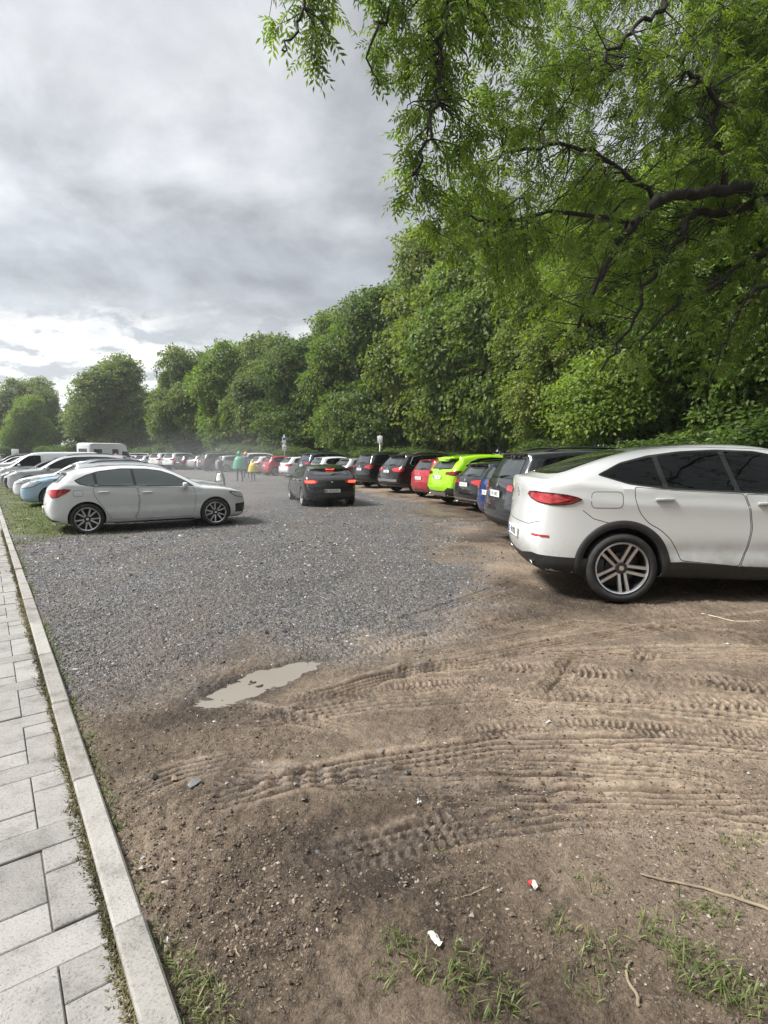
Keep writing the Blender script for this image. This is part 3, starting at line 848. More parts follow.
SP['crossover'] = derive('suv', W=1.88, H=1.67,
    profile=[(.16,.30),(.05,.42),(.0,.58),(.03,.75),(.08,.92),(.11,1.04),(.16,1.16),(.34,1.36),(.52,1.52),(.44,1.56),(.55,1.585),(.9,1.63),(1.4,1.665),(1.9,1.665),(2.35,1.63),(2.7,1.555),(3.0,1.42),(3.35,1.21),(3.55,1.12),(3.8,1.08),(4.2,1.0),(4.5,.90),(4.62,.78),(4.67,.64),(4.68,.5),(4.64,.34),(4.5,.25),(4.2,.23),(2.3,.24),(.6,.26)],
    belt=[(0,1.14),(.6,1.16),(1.6,1.10),(2.6,1.05),(3.5,1.02),(4.68,.92)],
    dlo=[(.66,1.30),(.78,1.225),(1.0,1.185),(1.8,1.125),(3.36,1.07),(3.15,1.20),(2.85,1.37),(2.6,1.47),(2.3,1.53),(1.7,1.555),(1.2,1.52),(.88,1.43)],
    rear_glass=[(0,1.18),(.55,1.18),(.66,1.20),(.60,1.38),(.53,1.49),(0,1.505)],
    tail=[dict(pts=[('r',.44,1.02),('r',.66,1.00),('r',.86,.98),('s',.28,1.00),('s',.46,1.08),('s',.50,1.13),('s',.36,1.135),('r',.84,1.125),('r',.66,1.11),('r',.44,1.09)], mat='dark_red_light', rim=.014)],
    extra=[('rear_bumper',('cyl',.9,0.),[(98,.26),(98,.50),(118,.56),(140,.60),(150,.48),(180,.47),(210,.48),(220,.60),(242,.56),(262,.50),(262,.26),(240,.29),(180,.30),(120,.29)],'black',.008),
           ('skid_plate',('cyl',.9,0.),[(150,.31),(146,.45),(152,.44),(180,.43),(208,.44),(214,.45),(210,.31),(180,.32)],'alu',.018),
           ('sill','side',[(1.40,.24),(1.46,.40),(3.32,.38),(3.38,.24)],'black',.010),
           ('grille','front',[(-.50,.60),(-.56,.80),(.56,.80),(.50,.60)],'gloss_black',.004)],
    rails=None, plate=.92, chrome_line=-1, wheel='five_y', exhaust=(.60,.36), badge=('rear',1.07,.045))

SP['estate'] = derive('suv', L=4.66, W=1.82, H=1.47, xr=.98, xf=3.80, R=.33, arch=.37,
    profile=[(.14,.25),(.05,.36),(.0,.50),(.02,.64),(.06,.78),(.10,.90),(.16,1.0),(.36,1.20),(.52,1.36),(.46,1.395),(.56,1.41),(.9,1.44),(1.4,1.465),(1.9,1.465),(2.3,1.435),(2.6,1.375),(2.9,1.245),(3.25,1.05),(3.42,.97),(3.7,.94),(4.1,.87),(4.4,.79),(4.57,.69),(4.64,.56),(4.66,.44),(4.62,.3),(4.5,.2),(4.2,.18),(2.3,.18),(.6,.20)],
    belt=[(0,.98),(.6,.99),(1.6,.96),(2.6,.94),(3.5,.91),(4.66,.80)], tumble=.58, kr=.09,
    dlo=[(.62,1.09),(.70,1.03),(.9,1.01),(1.7,.99),(3.24,.955),(3.05,1.06),(2.75,1.215),(2.5,1.30),(2.2,1.35),(1.7,1.37),(1.15,1.355),(.82,1.30)], pillars=[1.12,2.0],
    rear_glass=[(0,1.03),(.56,1.03),(.66,1.05),(.58,1.20),(.52,1.325),(0,1.34)],
    windscreen=[(0,1.01),(.52,1.01),(.68,1.02),(.60,1.16),(.51,1.35),(.47,1.385),(0,1.40)],
    doors=[[(1.10,.985),(2.04,.96),(2.09,.74),(2.06,.45),(2.0,.27),(1.44,.29),(1.38,.43),(1.30,.57),(1.20,.70),(1.13,.85)],
           [(2.055,.959),(3.26,.93),(3.30,.73),(3.24,.42),(3.16,.27),(2.015,.27),(2.075,.45),(2.105,.74)]],
    handles=[(1.32,.87),(2.28,.85)], flap=[(.6,.88),(.78,.88),(.78,.74),(.6,.74)],
    gaps=[('rear',[(-.72,.66),(-.5,.58),(0,.57),(.5,.58),(.72,.66)])],
    tail=[dict(pts=[('r',.36,.84),('r',.60,.80),('r',.82,.77),('s',.26,.78),('s',.44,.86),('s',.48,.93),('s',.36,.955),('r',.82,.955),('r',.60,.95),('r',.36,.91)], mat='red_light')],
    head=[('r',.45,.62),('r',.70,.62),('s',4.25,.66),('s',4.0,.77),('s',4.06,.80),('r',.80,.75),('r',.52,.71)],
    extra=[('rear_bumper',('cyl',.9,0.),[(125,.21),(128,.30),(150,.33),(180,.33),(210,.33),(232,.30),(235,.21),(180,.23)],'black',.007),
           ('bumper_trim',('cyl',.9,0.),[(133,.36),(133,.385),(180,.395),(227,.385),(227,.36),(180,.37)],'alu',.010),
           ('sill','side',[(1.40,.19),(1.46,.24),(3.28,.235),(3.34,.19)],'black',.008),
           ('grille','front',[(-.40,.42),(-.46,.68),(.46,.68),(.40,.42)],'gloss_black',.004)],
    cladding=0, plate=.80, plate_front=.38, mirror=(3.06,.93), wiper=1.05, rails=(.85,2.4,.52), badge=('rear',.93,.042), wheel='multi', spoiler=(.38,1.38,.54,.22,.02,'paint'), exhaust=(.55,.27))

SP['compact'] = derive('suv', L=4.08, W=1.76, H=1.50, xr=.62, xf=3.17, R=.315, arch=.36,
    profile=[(.14,.24),(.05,.36),(.0,.52),(.02,.70),(.05,.84),(.08,.95),(.14,1.05),(.26,1.24),(.38,1.40),(.34,1.44),(.44,1.455),(.8,1.485),(1.2,1.50),(1.6,1.495),(2.0,1.45),(2.3,1.375),(2.6,1.225),(2.9,1.05),(3.04,.985),(3.3,.95),(3.65,.87),(3.9,.78),(4.02,.66),(4.07,.54),(4.08,.44),(4.04,.3),(3.92,.2),(3.6,.18),(2.0,.18),(.5,.20)],
    belt=[(0,1.04),(.6,1.04),(1.3,1.0),(2.2,.96),(3.0,.93),(4.08,.82)], tumble=.52, kr=.10,
    dlo=[(.50,1.16),(.56,1.09),(.8,1.05),(1.5,1.02),(2.88,.97),(2.66,1.10),(2.4,1.25),(2.2,1.33),(1.9,1.385),(1.4,1.405),(.9,1.38),(.66,1.33)], pillars=[.86,1.62],
    rear_glass=[(0,1.07),(.52,1.07),(.62,1.09),(.56,1.26),(.52,1.37),(0,1.385)],
    windscreen=[(0,1.01),(.5,1.01),(.64,1.025),(.57,1.18),(.49,1.37),(.45,1.41),(0,1.43)],
    doors=[[(.84,1.015),(1.66,.99),(1.70,.75),(1.67,.45),(1.60,.27),(1.06,.29),(1.0,.43),(.94,.57),(.88,.75)],
           [(1.675,.989),(2.86,.95),(2.90,.74),(2.84,.42),(2.76,.27),(1.615,.27),(1.685,.45),(1.715,.75)]],
    handles=[(1.02,.89),(1.88,.87)], flap=[(.36,.93),(.52,.93),(.52,.79),(.36,.79)],
    gaps=[('rear',[(-.70,.68),(-.5,.6),(0,.59),(.5,.6),(.70,.68)])], tail_pivot=(.62,.38),
    tail=[dict(pts=[('r',.50,.84),('r',.66,.80),('r',.80,.79),('s',.22,.82),('s',.32,.92),('s',.34,1.02),('s',.26,1.05),('r',.80,1.05),('r',.66,1.02),('r',.50,.96)], mat='red_light')],
    head=[('r',.42,.62),('r',.66,.62),('s',3.68,.66),('s',3.42,.80),('s',3.48,.84),('r',.76,.79),('r',.5,.73)],
    extra=[('rear_bumper',('cyl',.8,0.),[(125,.20),(128,.29),(150,.32),(180,.32),(210,.32),(232,.29),(235,.20),(180,.22)],'black',.007),
           ('sill','side',[(1.03,.19),(1.08,.23),(2.72,.225),(2.78,.19)],'black',.008),
           ('grille','front',[(-.40,.34),(-.46,.56),(.46,.56),(.40,.34)],'gloss_black',.004)],
    cladding=0, plate=.76, plate_front=.40, mirror=(2.70,.94), wiper=1.09, rails=None, badge=('rear',.93,.042), wheel='multi', spoiler=(.28,1.43,.52,.20,.02,'paint'))

SP['van'] = derive('suv', L=4.95, W=1.92, H=1.96, xr=.98, xf=3.98, R=.34, arch=.385, res=.9,
    profile=[(.12,.28),(.04,.40),(.0,.55),(.02,.8),(.04,1.1),(.07,1.45),(.12,1.80),(.20,1.90),(.4,1.94),(1.2,1.96),(2.4,1.96),(3.0,1.94),(3.35,1.88),(3.7,1.68),(4.1,1.34),(4.3,1.19),(4.5,1.10),(4.75,.98),(4.88,.84),(4.94,.66),(4.95,.5),(4.9,.34),(4.76,.24),(4.4,.21),(2.4,.21),(.6,.24)],
    belt=[(0,1.12),(2.6,1.12),(3.6,1.10),(4.95,1.0)], tumble=.22, shoulder=.01, kr=.09, nr=9., zs=.8,
    dlo=[(2.86,1.20),(2.9,1.16),(4.12,1.13),(3.9,1.32),(3.62,1.56),(3.42,1.70),(3.2,1.74),(2.9,1.74)], pillars=[3.95],
    rear_glass=[(0,1.18),(.55,1.18),(.68,1.2),(.64,1.6),(.6,1.70),(0,1.71)],
    windscreen=[(0,1.24),(.6,1.24),(.76,1.26),(.70,1.5),(.64,1.78),(0,1.82)],
    doors=[[(1.6,1.80),(2.80,1.80),(2.82,.9),(2.80,.30),(1.62,.30),(1.58,.9)],[(2.84,1.14),(4.12,1.11),(4.15,.98),(3.98,.80),(3.62,.72),(3.54,.5),(3.50,.30),(2.82,.30),(2.84,.7)]],
    handles=[(2.6,1.0),(3.02,1.0)], flap=[(.4,.98),(.58,.98),(.58,.83),(.4,.83)],
    gaps=[('rear',[(0,1.85),(0,.5)])], tail_pivot=(.5,.45),
    tail=[dict(pts=[('r',.84,.80),('s',.10,.80),('s',.14,.95),('s',.14,1.3),('s',.10,1.36),('r',.84,1.36)], mat='red_light')],
    head=[('r',.55,.78),('r',.78,.78),('s',4.60,.82),('s',4.40,1.0),('s',4.46,1.05),('r',.86,.98),('r',.6,.92)],
    extra=[('rear_bumper',('cyl',.9,0.),[(98,.26),(98,.42),(125,.45),(180,.46),(235,.45),(262,.42),(262,.26),(180,.30)],'black',.008),
           ('sill','side',[(1.40,.22),(1.46,.34),(3.48,.33),(3.54,.22)],'black',.010),
           ('grille','front',[(-.50,.70),(-.54,.92),(.54,.92),(.50,.70)],'gloss_black',.004)],
    cladding=0, plate=.60, plate_front=.42, mirror=(3.86,1.15), wiper=None, rails=None, badge=('rear',1.0,.05), wheel='multi', spoiler=None)

SP['camper'] = derive('van', L=6.0, W=2.15, H=2.75, xr=1.6, xf=4.9, res=.9,
    profile=[(.08,.42),(.0,.55),(.0,1.2),(.0,2.0),(.03,2.55),(.14,2.70),(.5,2.75),(2.6,2.75),(4.0,2.74),(4.5,2.66),(4.72,2.44),(4.78,2.2),(4.92,1.90),(5.2,1.55),(5.38,1.36),(5.55,1.22),(5.8,1.06),(5.93,.86),(5.98,.66),(6.0,.5),(5.95,.34),(5.8,.26),(5.4,.24),(2.4,.24),(.6,.32)],
    belt=[(0,1.3),(3.6,1.3),(6.0,1.1)], tumble=.02, zs=1.1, kr=.06,
    dlo=[(4.0,1.36),(4.04,1.32),(5.15,1.29),(4.95,1.55),(4.7,1.86),(4.06,1.88)], pillars=[5.0],
    rear_glass=[(0,1.5),(.55,1.5),(.60,1.55),(.60,2.1),(.55,2.15),(0,2.15)],
    windscreen=[(0,1.40),(.65,1.40),(.80,1.42),(.76,1.7),(.72,1.98),(0,2.0)],
    doors=[[(1.9,2.2),(2.5,2.2),(2.5,.5),(1.9,.5)],[(3.95,1.28),(5.15,1.25),(5.15,1.1),(4.6,.9),(4.5,.42),(3.95,.42)]], handles=[(2.4,1.1),(4.1,1.1)],
    flap=[(.5,1.1),(.7,1.1),(.7,.95),(.5,.95)], gaps=[], head=[('r',.6,.82),('r',.8,.82),('s',5.65,.85),('s',5.45,1.05),('s',5.5,1.1),('r',.9,1.02),('r',.65,.96)],
    extra=[('window','side',[(.5,1.6),(1.5,1.6),(1.5,2.1),(.5,2.1)],'glass',.008),('window','side',[(2.75,1.6),(3.55,1.6),(3.55,2.1),(2.75,2.1)],'glass',.008),
           ('grille','front',[(-.55,.70),(-.6,.98),(.6,.98),(.55,.70)],'gloss_black',.004)],
    mirror=(4.9,1.4), plate=.7)
# ------------------------------------------------------------------ camera and terrain
FPX, YH, CAMH = 550., 453., 1.58
PITCH = math.atan((512-YH)/FPX)
def gz0(x, y):
    """ground height: the lot falls away gently from the footpath corner"""
    return -.125*sstep(5.5, 13., np.asarray(y, float))
def gz(x, y): return float(gz0(x, y))
def ray(px, py):
    r = (px-384)/FPX; u = (512-py)/FPX
    return Vector((r, math.cos(PITCH)+u*math.sin(PITCH), -math.sin(PITCH)+u*math.cos(PITCH)))
def at(px, py, z=None, depth=None):
    d = ray(px, py)
    if depth is not None: t = depth/d.y; return Vector((d.x*t, depth, CAMH+d.z*t))
    zz = 0. if z is None else z
    for _ in range(8):
        t = (zz-CAMH)/d.z; p = Vector((d.x*t, d.y*t, zz))
        if z is None: zz = gz(p.x, p.y)
    return p

KD = Vector((-.587, .8096)); KN = Vector((.8096, .587))          # along the kerb, and to its right
KP = Vector((-.625, 1.446))                                       # a point on the kerb's right edge
def kerb_d(x, y): return (x-KP.x)*KN.x+(y-KP.y)*KN.y              # > 0 on the car park side
def kerb_s(x, y): return (x-KP.x)*KD.x+(y-KP.y)*KD.y

# ------------------------------------------------------------------ ground
def pxpts(l): return [at(*p).xy for p in l]
def seg_dist(X, Y, pl):
    """distance to a polyline, arc length along it and signed side offset"""
    best = np.full(X.shape, 1e9); S_ = np.zeros(X.shape); O_ = np.zeros(X.shape); s0 = 0
    for a, b in zip(pl[:-1], pl[1:]):
        e = np.array([b[0]-a[0], b[1]-a[1]]); l = math.hypot(*e); e /= l
        t = (X-a[0])*e[0]+(Y-a[1])*e[1]; o = -(X-a[0])*e[1]+(Y-a[1])*e[0]
        tc = np.clip(t, 0, l); d = np.hypot(t-tc, o)
        m = d < best; best = np.where(m, d, best); S_ = np.where(m, s0+t, S_); O_ = np.where(m, o, O_); s0 += l
    return best, S_, O_, s0
TRACKS = [  # pixel path, width, depth, kind
    ([(205,771),(320,774),(450,778),(612,783)], .20, .017, 'rib'),
    ([(430,792),(560,795),(690,798),(790,796)], .19, .016, 'rib'),
    ([(470,762),(560,764),(680,772),(790,790)], .17, .009, 'rib'),
    ([(225,925),(300,878),(360,850),(440,826),(500,812)], .22, .016, 'lug'),
    ([(290,950),(340,905),(420,862),(470,842)], .16, .010, 'lug'),
    ([(170,697),(240,704),(300,716),(380,731)], .16, .012, 'rib'),
    ([(270,700),(360,692),(420,684),(520,676)], .17, .012, 'lug'),
    ([(480,664),(560,668),(660,676),(800,690)], .20, .018, 'lug'),
    ([(500,688),(600,692),(700,700),(800,704)], .20, .018, 'lug'),
    ([(320,655),(420,640),(500,622),(575,606)], .22, .022, 'lug'),
    ([(400,655),(500,640),(580,622),(700,628),(800,640)], .18, .012, 'rib'),
    ([(560,740),(640,752),(720,768),(800,778)], .18, .012, 'rib'),
    ([(450,735),(520,725),(600,722),(700,730),(800,735)], .18, .010, 'lug'),
    ([(535,700),(560,675),(575,650)], .16, .010, 'lug'),
    ([(620,690),(640,664),(650,640)], .16, .009, 'lug'),
    ([(330,640),(430,612),(520,580)], .22, .014, 'rib'),
    ([(110,800),(180,770),(260,752)], .18, .007, 'rib'),
    ([(600,655),(700,655),(800,660)], .2, .012, 'rib'),
    ([(830,606),(680,622),(560,640),(440,664),(330,690)], .20, .011, 'rib'),
    ([(830,650),(650,648),(520,655),(400,672),(300,700)], .20, .011, 'rib'),
    ([(830,722),(640,702),(500,692),(380,702),(230,722)], .21, .012, 'rib'),
    ([(830,752),(650,740),(500,742),(350,765),(190,803)], .20, .011, 'rib'),
    ([(830,828),(690,815),(560,812),(420,830),(300,862)], .20, .009, 'rib'),
]
GB = [(-3.2, 2.2), (-2.2, 3.1), (-1.45, 3.62), (-.85, 3.95), (-.35, 4.55), (.35, 5.1), (.95, 6.0), (1.25, 7.6), (1.55, 9.5), (1.75, 13.), (1.2, 18.), (-.6, 24.), (-2.5, 30.), (-6, 38.), (-14, 55.)]
def gravel_mask(X, Y):
    d, s, o, _ = seg_dist(X, Y, GB)
    n = fbm(X*.9, Y*.9, 3, 4)*.55+fbm(X*3.5, Y*3.5, 9, 3)*.22
    n2 = fbm(X*.45+7, Y*.45, 13, 3)*1.0
    return sstep(-1.0, 1.15, o+n*1.7+n2)
PUD = at(268, 675)
def puddle_dip(X, Y):
    ux, uy = .66, .75                                       # long axis of the puddle
    a = (X-PUD.x)*ux+(Y-PUD.y)*uy; b = -(X-PUD.x)*uy+(Y-PUD.y)*ux
    r = np.sqrt((a/.52)**2+(b/.17)**2)+fbm(X*4, Y*4, 31, 3)*.32
    return sstep(1.25, .55, r)
RUT = {}
def ground_height(X, Y, fine=True):
    rut = np.zeros(X.shape); RUT['v'] = rut
    Z = gz0(X, Y).copy()
    g = gravel_mask(X, Y)
    near = sstep(16., 6., np.hypot(X, Y))
    Z += near*(fbm(X*.8, Y*.8, 5, 3)*.028-.012)
    T = np.zeros(X.shape); press = np.zeros(X.shape)                 # tread prints: the tyre presses the lumps flat
    for path, w, dep, kind in TRACKS:
        pl = [tuple(p) for p in pxpts(path)]
        xs = [p[0] for p in pl]; ys = [p[1] for p in pl]
        m = (X > min(xs)-.5) & (X < max(xs)+.5) & (Y > min(ys)-.5) & (Y < max(ys)+.5)
        if not m.any(): continue
        x, y = X[m], Y[m]
        d, s, o, ln = seg_dist(x, y, pl)
        o = o+fbm(x*1.1, y*1.1, 77, 2)*.014
        env = sstep(-.05, .35, s)*sstep(ln+.05, ln-.35, s)*np.clip(.88+1.1*fbm(x*1.7, y*1.7, int(abs(w*1000))+int(xs[0]*10), 3), 0, 1.1)
        inside = sstep(w*.56, w*.46, np.abs(o))
        berm = np.exp(-((np.abs(o)-w*.60)/.03)**2)*(.5+fbm(x*9, y*9, 8, 2))
        if kind == 'rib': pat = .5+.5*np.clip(np.cos(o*2*math.pi/(w/4.2))*1.8, -1, 1)
        else:
            ph = s*2*math.pi/(.040+.012*(w > .19))+np.abs(o)*34*np.sign(w-.19+1e-6)+fbm(x*5, y*5, 15, 3)*2.2
            pat = .5+.5*np.clip(np.cos(ph)*2.2, -1, 1)*sstep(w*.5, w*.36, np.abs(o))
            pat = pat*(np.abs(o) > .012)
        kd2 = dep*(2.15 if kind == 'rib' else 1.55)
        env = env*(1 if kind == 'rib' else np.clip(.8+1.6*fbm(x*3.3, y*3.3, 12, 3), .45, 1))
        dz = env*(inside*(-kd2+kd2*pat)+berm*dep*1.1)
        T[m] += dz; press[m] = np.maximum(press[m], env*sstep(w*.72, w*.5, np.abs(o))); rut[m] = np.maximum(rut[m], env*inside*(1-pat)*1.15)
    mud = (1-g)*(1-.92*np.clip(press, 0, 1))*near
    amp = .22+.58*sstep(-.25, .45, fbm(X*.9+4, Y*.9, 19, 3)+.15*sstep(3., 1.6, Y))
    RUT['p'] = np.clip(press, 0, 1)
    Z += T+mud*amp*(fbm(X*3.5, Y*3.5, 21, 4, .6)*.026+fbm(X*11, Y*8, 23, 4, .65)*.020+fbm(X*34, Y*34, 27, 3, .7)*.034)
    Z += near*g*(fbm(X*26, Y*26, 41, 3, .6)*.014)
    Z -= puddle_dip(X, Y)*(.036+.030*fbm(X*7, Y*9, 33, 4, .6))
    kd = kerb_d(X, Y)
    Z += sstep(.45, .0, kd)*.008
    Z = np.where(kd < -.03, Z*0-.13+gz0(X, Y), Z)
    # verge between the footpath and the parked cars
    vg = verge_mask(X, Y)
    Z += vg*(.03+fbm(X*2.5, Y*2.5, 61, 3)*.03)
    return Z
def verge_mask(X, Y):
    s = kerb_s(X, Y); k = kerb_d(X, Y)
    wd = 1.75+fbm(s*.5, s*0, 51, 2)*.5
    return sstep(10.6, 12.6, s+fbm(X*1.2, Y*1.2, 55, 3)*1.2)*sstep(wd+.5, wd-.4, k+fbm(X*1.7, Y*1.7, 57, 3)*.6)*(k > -.02)

def build_ground():
    xf = np.arange(-4.6, 5.2, .0125)
    xl = -4.6-np.cumsum(.0145*1.09**np.arange(1, 95)); xl = xl[xl > -400]
    xr = 5.2+np.cumsum(.0145*1.09**np.arange(1, 95)); xr = xr[xr < 400]
    xs = np.concatenate([[-400], xl[::-1], xf, xr, [400]])
    yf = [1.15]
    while yf[-1] < 15: yf.append(yf[-1]+max(.0095, .0046*yf[-1]))
    while yf[-1] < 500: yf.append(yf[-1]*1.03+.02)
    ys = np.concatenate([[-60, -20, -6, -2, 0, .6, 1.0], yf])
    X, Y = np.meshgrid(xs, ys, indexing='xy')
    Z = ground_height(X, Y)
    V = np.stack([X, Y, Z], -1).reshape(-1, 3)
    nx, ny = len(xs), len(ys)
    i = np.arange(nx*ny).reshape(ny, nx)
    Q = np.stack([i[:-1, :-1], i[:-1, 1:], i[1:, 1:], i[1:, :-1]], -1).reshape(-1, 4)
    wet_and_ruts = np.clip(.5+fbm(X*.55, Y*.55, 91, 3)*.9+fbm(X*2.1, Y*2.1, 95, 3)*.6+puddle_dip(X, Y)*.8+(sstep(2.6, 1.2, np.hypot(X+.1, Y-1.6))*.10)+RUT['v']*1.0+.42*sstep(5.6, 8.5, Y)*sstep(-3., 1., X)+.5*np.exp(-((X-1.75)/.9)**2-((Y-6.3)/.8)**2)+puddle_dip(PUD.x+(X-PUD.x)*.62, PUD.y+(Y-PUD.y)*.62)*.55, 0, 1.6)  # wet patches; tread grooves are darkened too, so the tracks stand out
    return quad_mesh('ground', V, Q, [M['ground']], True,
                     dict(press=RUT['p'].ravel(), gravel=gravel_mask(X, Y).ravel(), wet_and_ruts=wet_and_ruts.ravel(), verge=verge_mask(X, Y).ravel())), (xs, ys, Z)

def ground_material():
    m, nt, out = new_mat('ground')
    b = pbsdf(nt, out); b.inputs['Specular IOR Level'].default_value = .35
    tc = N(nt, 'ShaderNodeTexCoord').outputs['Object']
    A = {k: N(nt, 'ShaderNodeAttribute', _attribute_name=k).outputs['Fac'] for k in ('gravel', 'wet_and_ruts', 'verge', 'press')}
    def noise(sc, det=6., rough=.6, vec=tc):
        n = N(nt, 'ShaderNodeTexNoise', Scale=sc, Detail=det, Roughness=rough); L(nt, vec, n.inputs['Vector']); return n.outputs[0]
    # mud
    n1 = noise(2.2); n2 = noise(16.); n3 = noise(75., 5., .7)
    t = math_(nt, 'ADD', math_(nt, 'MULTIPLY', n1, .35), math_(nt, 'ADD', math_(nt, 'MULTIPLY', n2, .42), math_(nt, 'MULTIPLY', n3, .62)))
    t = math_(nt, 'SUBTRACT', t, math_(nt, 'ADD', math_(nt, 'MULTIPLY', math_(nt, 'SUBTRACT', A['wet_and_ruts'], .55), .26), .075))
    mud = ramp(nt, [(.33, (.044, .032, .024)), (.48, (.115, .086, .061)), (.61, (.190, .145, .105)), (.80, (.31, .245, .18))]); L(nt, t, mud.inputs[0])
    # gravel: grey chips of many sizes
    v1 = N(nt, 'ShaderNodeTexVoronoi', Scale=30.); L(nt, tc, v1.inputs['Vector'])
    v2 = N(nt, 'ShaderNodeTexVoronoi', Scale=74.); L(nt, tc, v2.inputs['Vector'])
    sv = N(nt, 'ShaderNodeSeparateColor'); L(nt, v1.outputs['Color'], sv.inputs[0])
    sv2 = N(nt, 'ShaderNodeSeparateColor'); L(nt, v2.outputs['Color'], sv2.inputs[0])
    gm = math_(nt, 'ADD', math_(nt, 'MULTIPLY', sv.outputs[0], .5), math_(nt, 'MULTIPLY', sv2.outputs[1], .5))
    gm = math_(nt, 'ADD', math_(nt, 'MULTIPLY', gm, .7), math_(nt, 'MULTIPLY', noise(1.1), .3))
    gr = ramp(nt, [(.18, (.033, .032, .032)), (.45, (.090, .086, .084)), (.68, (.168, .163, .160)), (.9, (.34, .335, .33))]); L(nt, gm, gr.inputs[0])
    gl = noise(.35, 4.)
    gtint = ramp(nt, [(.35, (.78, .76, .74)), (.65, (1.08, 1.08, 1.1))]); L(nt, gl, gtint.inputs[0])
    gcol = mixc(nt, 1., gr.outputs[0], gtint.outputs[0], 'MULTIPLY')
    lm = N(nt, 'ShaderNodeMapping'); lm.inputs['Rotation'].default_value = (0, 0, R_(-18)); lm.inputs['Scale'].default_value = (.9, .12, 1); L(nt, tc, lm.inputs[0])
    lane = ramp(nt, [(.46, 0.), (.62, 1.)]); L(nt, noise(1.6, 5., .6, lm.outputs[0]), lane.inputs[0])
    gcol = mixc(nt, math_(nt, 'MULTIPLY', lane.outputs[0], .55), gcol, (.135, .112, .09))
    gmask = math_(nt, 'ADD', A['gravel'], math_(nt, 'MULTIPLY', math_(nt, 'SUBTRACT', n2, .5), .5), True)
    gmask = ramp(nt, [(.14, 0.), (.86, 1.)]).outputs[0].node
    L(nt, math_(nt, 'ADD', A['gravel'], math_(nt, 'MULTIPLY', math_(nt, 'SUBTRACT', n2, .5), .7), True), gmask.inputs[0])
    col = mixc(nt, gmask.outputs[0], mud.outputs[0], gcol)
    vr = ramp(nt, [(.35, (.055, .075, .022)), (.55, (.10, .115, .04)), (.72, (.24, .21, .15))]); L(nt, noise(2.6, 7.), vr.inputs[0])
    col = mixc(nt, A['verge'], col, vr.outputs[0])
    L(nt, col, b.inputs['Base Color'])
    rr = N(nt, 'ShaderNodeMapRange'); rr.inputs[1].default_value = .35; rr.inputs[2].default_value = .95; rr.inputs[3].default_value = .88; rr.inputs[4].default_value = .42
    L(nt, math_(nt, 'ADD', A['wet_and_ruts'], math_(nt, 'MULTIPLY', math_(nt, 'SUBTRACT', n2, .5), .6)), rr.inputs[0])
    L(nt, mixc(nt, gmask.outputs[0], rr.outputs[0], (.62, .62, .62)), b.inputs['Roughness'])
    # relief
    bh = math_(nt, 'ADD', math_(nt, 'MULTIPLY', noise(38., 6., .7), 1.1), math_(nt, 'MULTIPLY', noise(150., 3., .7), .35))
    bg = math_(nt, 'ADD', math_(nt, 'MULTIPLY', v1.outputs['Distance'], -.9), math_(nt, 'MULTIPLY', v2.outputs['Distance'], -.6))
    hsel = N(nt, 'ShaderNodeMix'); hsel.data_type = 'FLOAT'; L(nt, gmask.outputs[0], hsel.inputs[0]); L(nt, bh, hsel.inputs[2]); L(nt, bg, hsel.inputs[3])
    bp = N(nt, 'ShaderNodeBump', Strength=1., Distance=.03); L(nt, math_(nt, 'SUBTRACT', 1., math_(nt, 'MULTIPLY', A['press'], .72)), bp.inputs['Strength']); L(nt, hsel.outputs[0], bp.inputs['Height']); L(nt, bp.outputs[0], b.inputs['Normal'])
    return m

def lumps(n, cx, cy, cz, size, seed, flat=.6):
    """many small angular stones as one mesh: deformed octahedra"""
    r = np.random.default_rng(seed)
    base = np.array([[1,0,0],[0,1,0],[-1,0,0],[0,-1,0],[0,0,1],[0,0,-1]], float)
    tri = np.array([[0,1,4],[1,2,4],[2,3,4],[3,0,4],[1,0,5],[2,1,5],[3,2,5],[0,3,5]])
    P = base[None]*(1+r.uniform(-.35, .35, (n, 6, 3)))+r.uniform(-.22, .22, (n, 6, 3))
    sc = np.stack([size*r.uniform(.7, 1.4, n), size*r.uniform(.7, 1.2, n), size*r.uniform(.35, .8, n)*flat/.6], -1)
    P = P*sc[:, None]
    a = r.uniform(0, 6.28, n); t = r.normal(0, .35, n)
    c, s = np.cos(a), np.sin(a); ct, st = np.cos(t), np.sin(t)
    x, y, z = P[..., 0], P[..., 1], P[..., 2]
    y, z = y*ct[:, None]-z*st[:, None], y*st[:, None]+z*ct[:, None]
    x, y = x*c[:, None]-y*s[:, None], x*s[:, None]+y*c[:, None]
    V = np.stack([x+cx[:, None], y+cy[:, None], z+(cz+size*.12)[:, None]], -1).reshape(-1, 3)
    F = (tri[None]+(np.arange(n)*6)[:, None, None]).reshape(-1, 3)
    tint = np.repeat(r.uniform(0, 1, n), 6)
    return V, F, tint

def stone_material(name, stops, rough=.6):
    m, nt, out = new_mat(name); b = pbsdf(nt, out, Roughness=rough)
    a = N(nt, 'ShaderNodeAttribute', _attribute_name='tint').outputs['Fac']
    r = ramp(nt, stops); L(nt, a, r.inputs[0])
    tc = N(nt, 'ShaderNodeTexCoord').outputs['Object']; nz = N(nt, 'ShaderNodeTexNoise', Scale=90., Detail=4.); L(nt, tc, nz.inputs['Vector'])
    r2 = ramp(nt, [(.3, .7), (.7, 1.15)]); L(nt, nz.outputs[0], r2.inputs[0])
    L(nt, mixc(nt, 1., r.outputs[0], r2.outputs[0], 'MULTIPLY'), b.inputs['Base Color'])
    return m

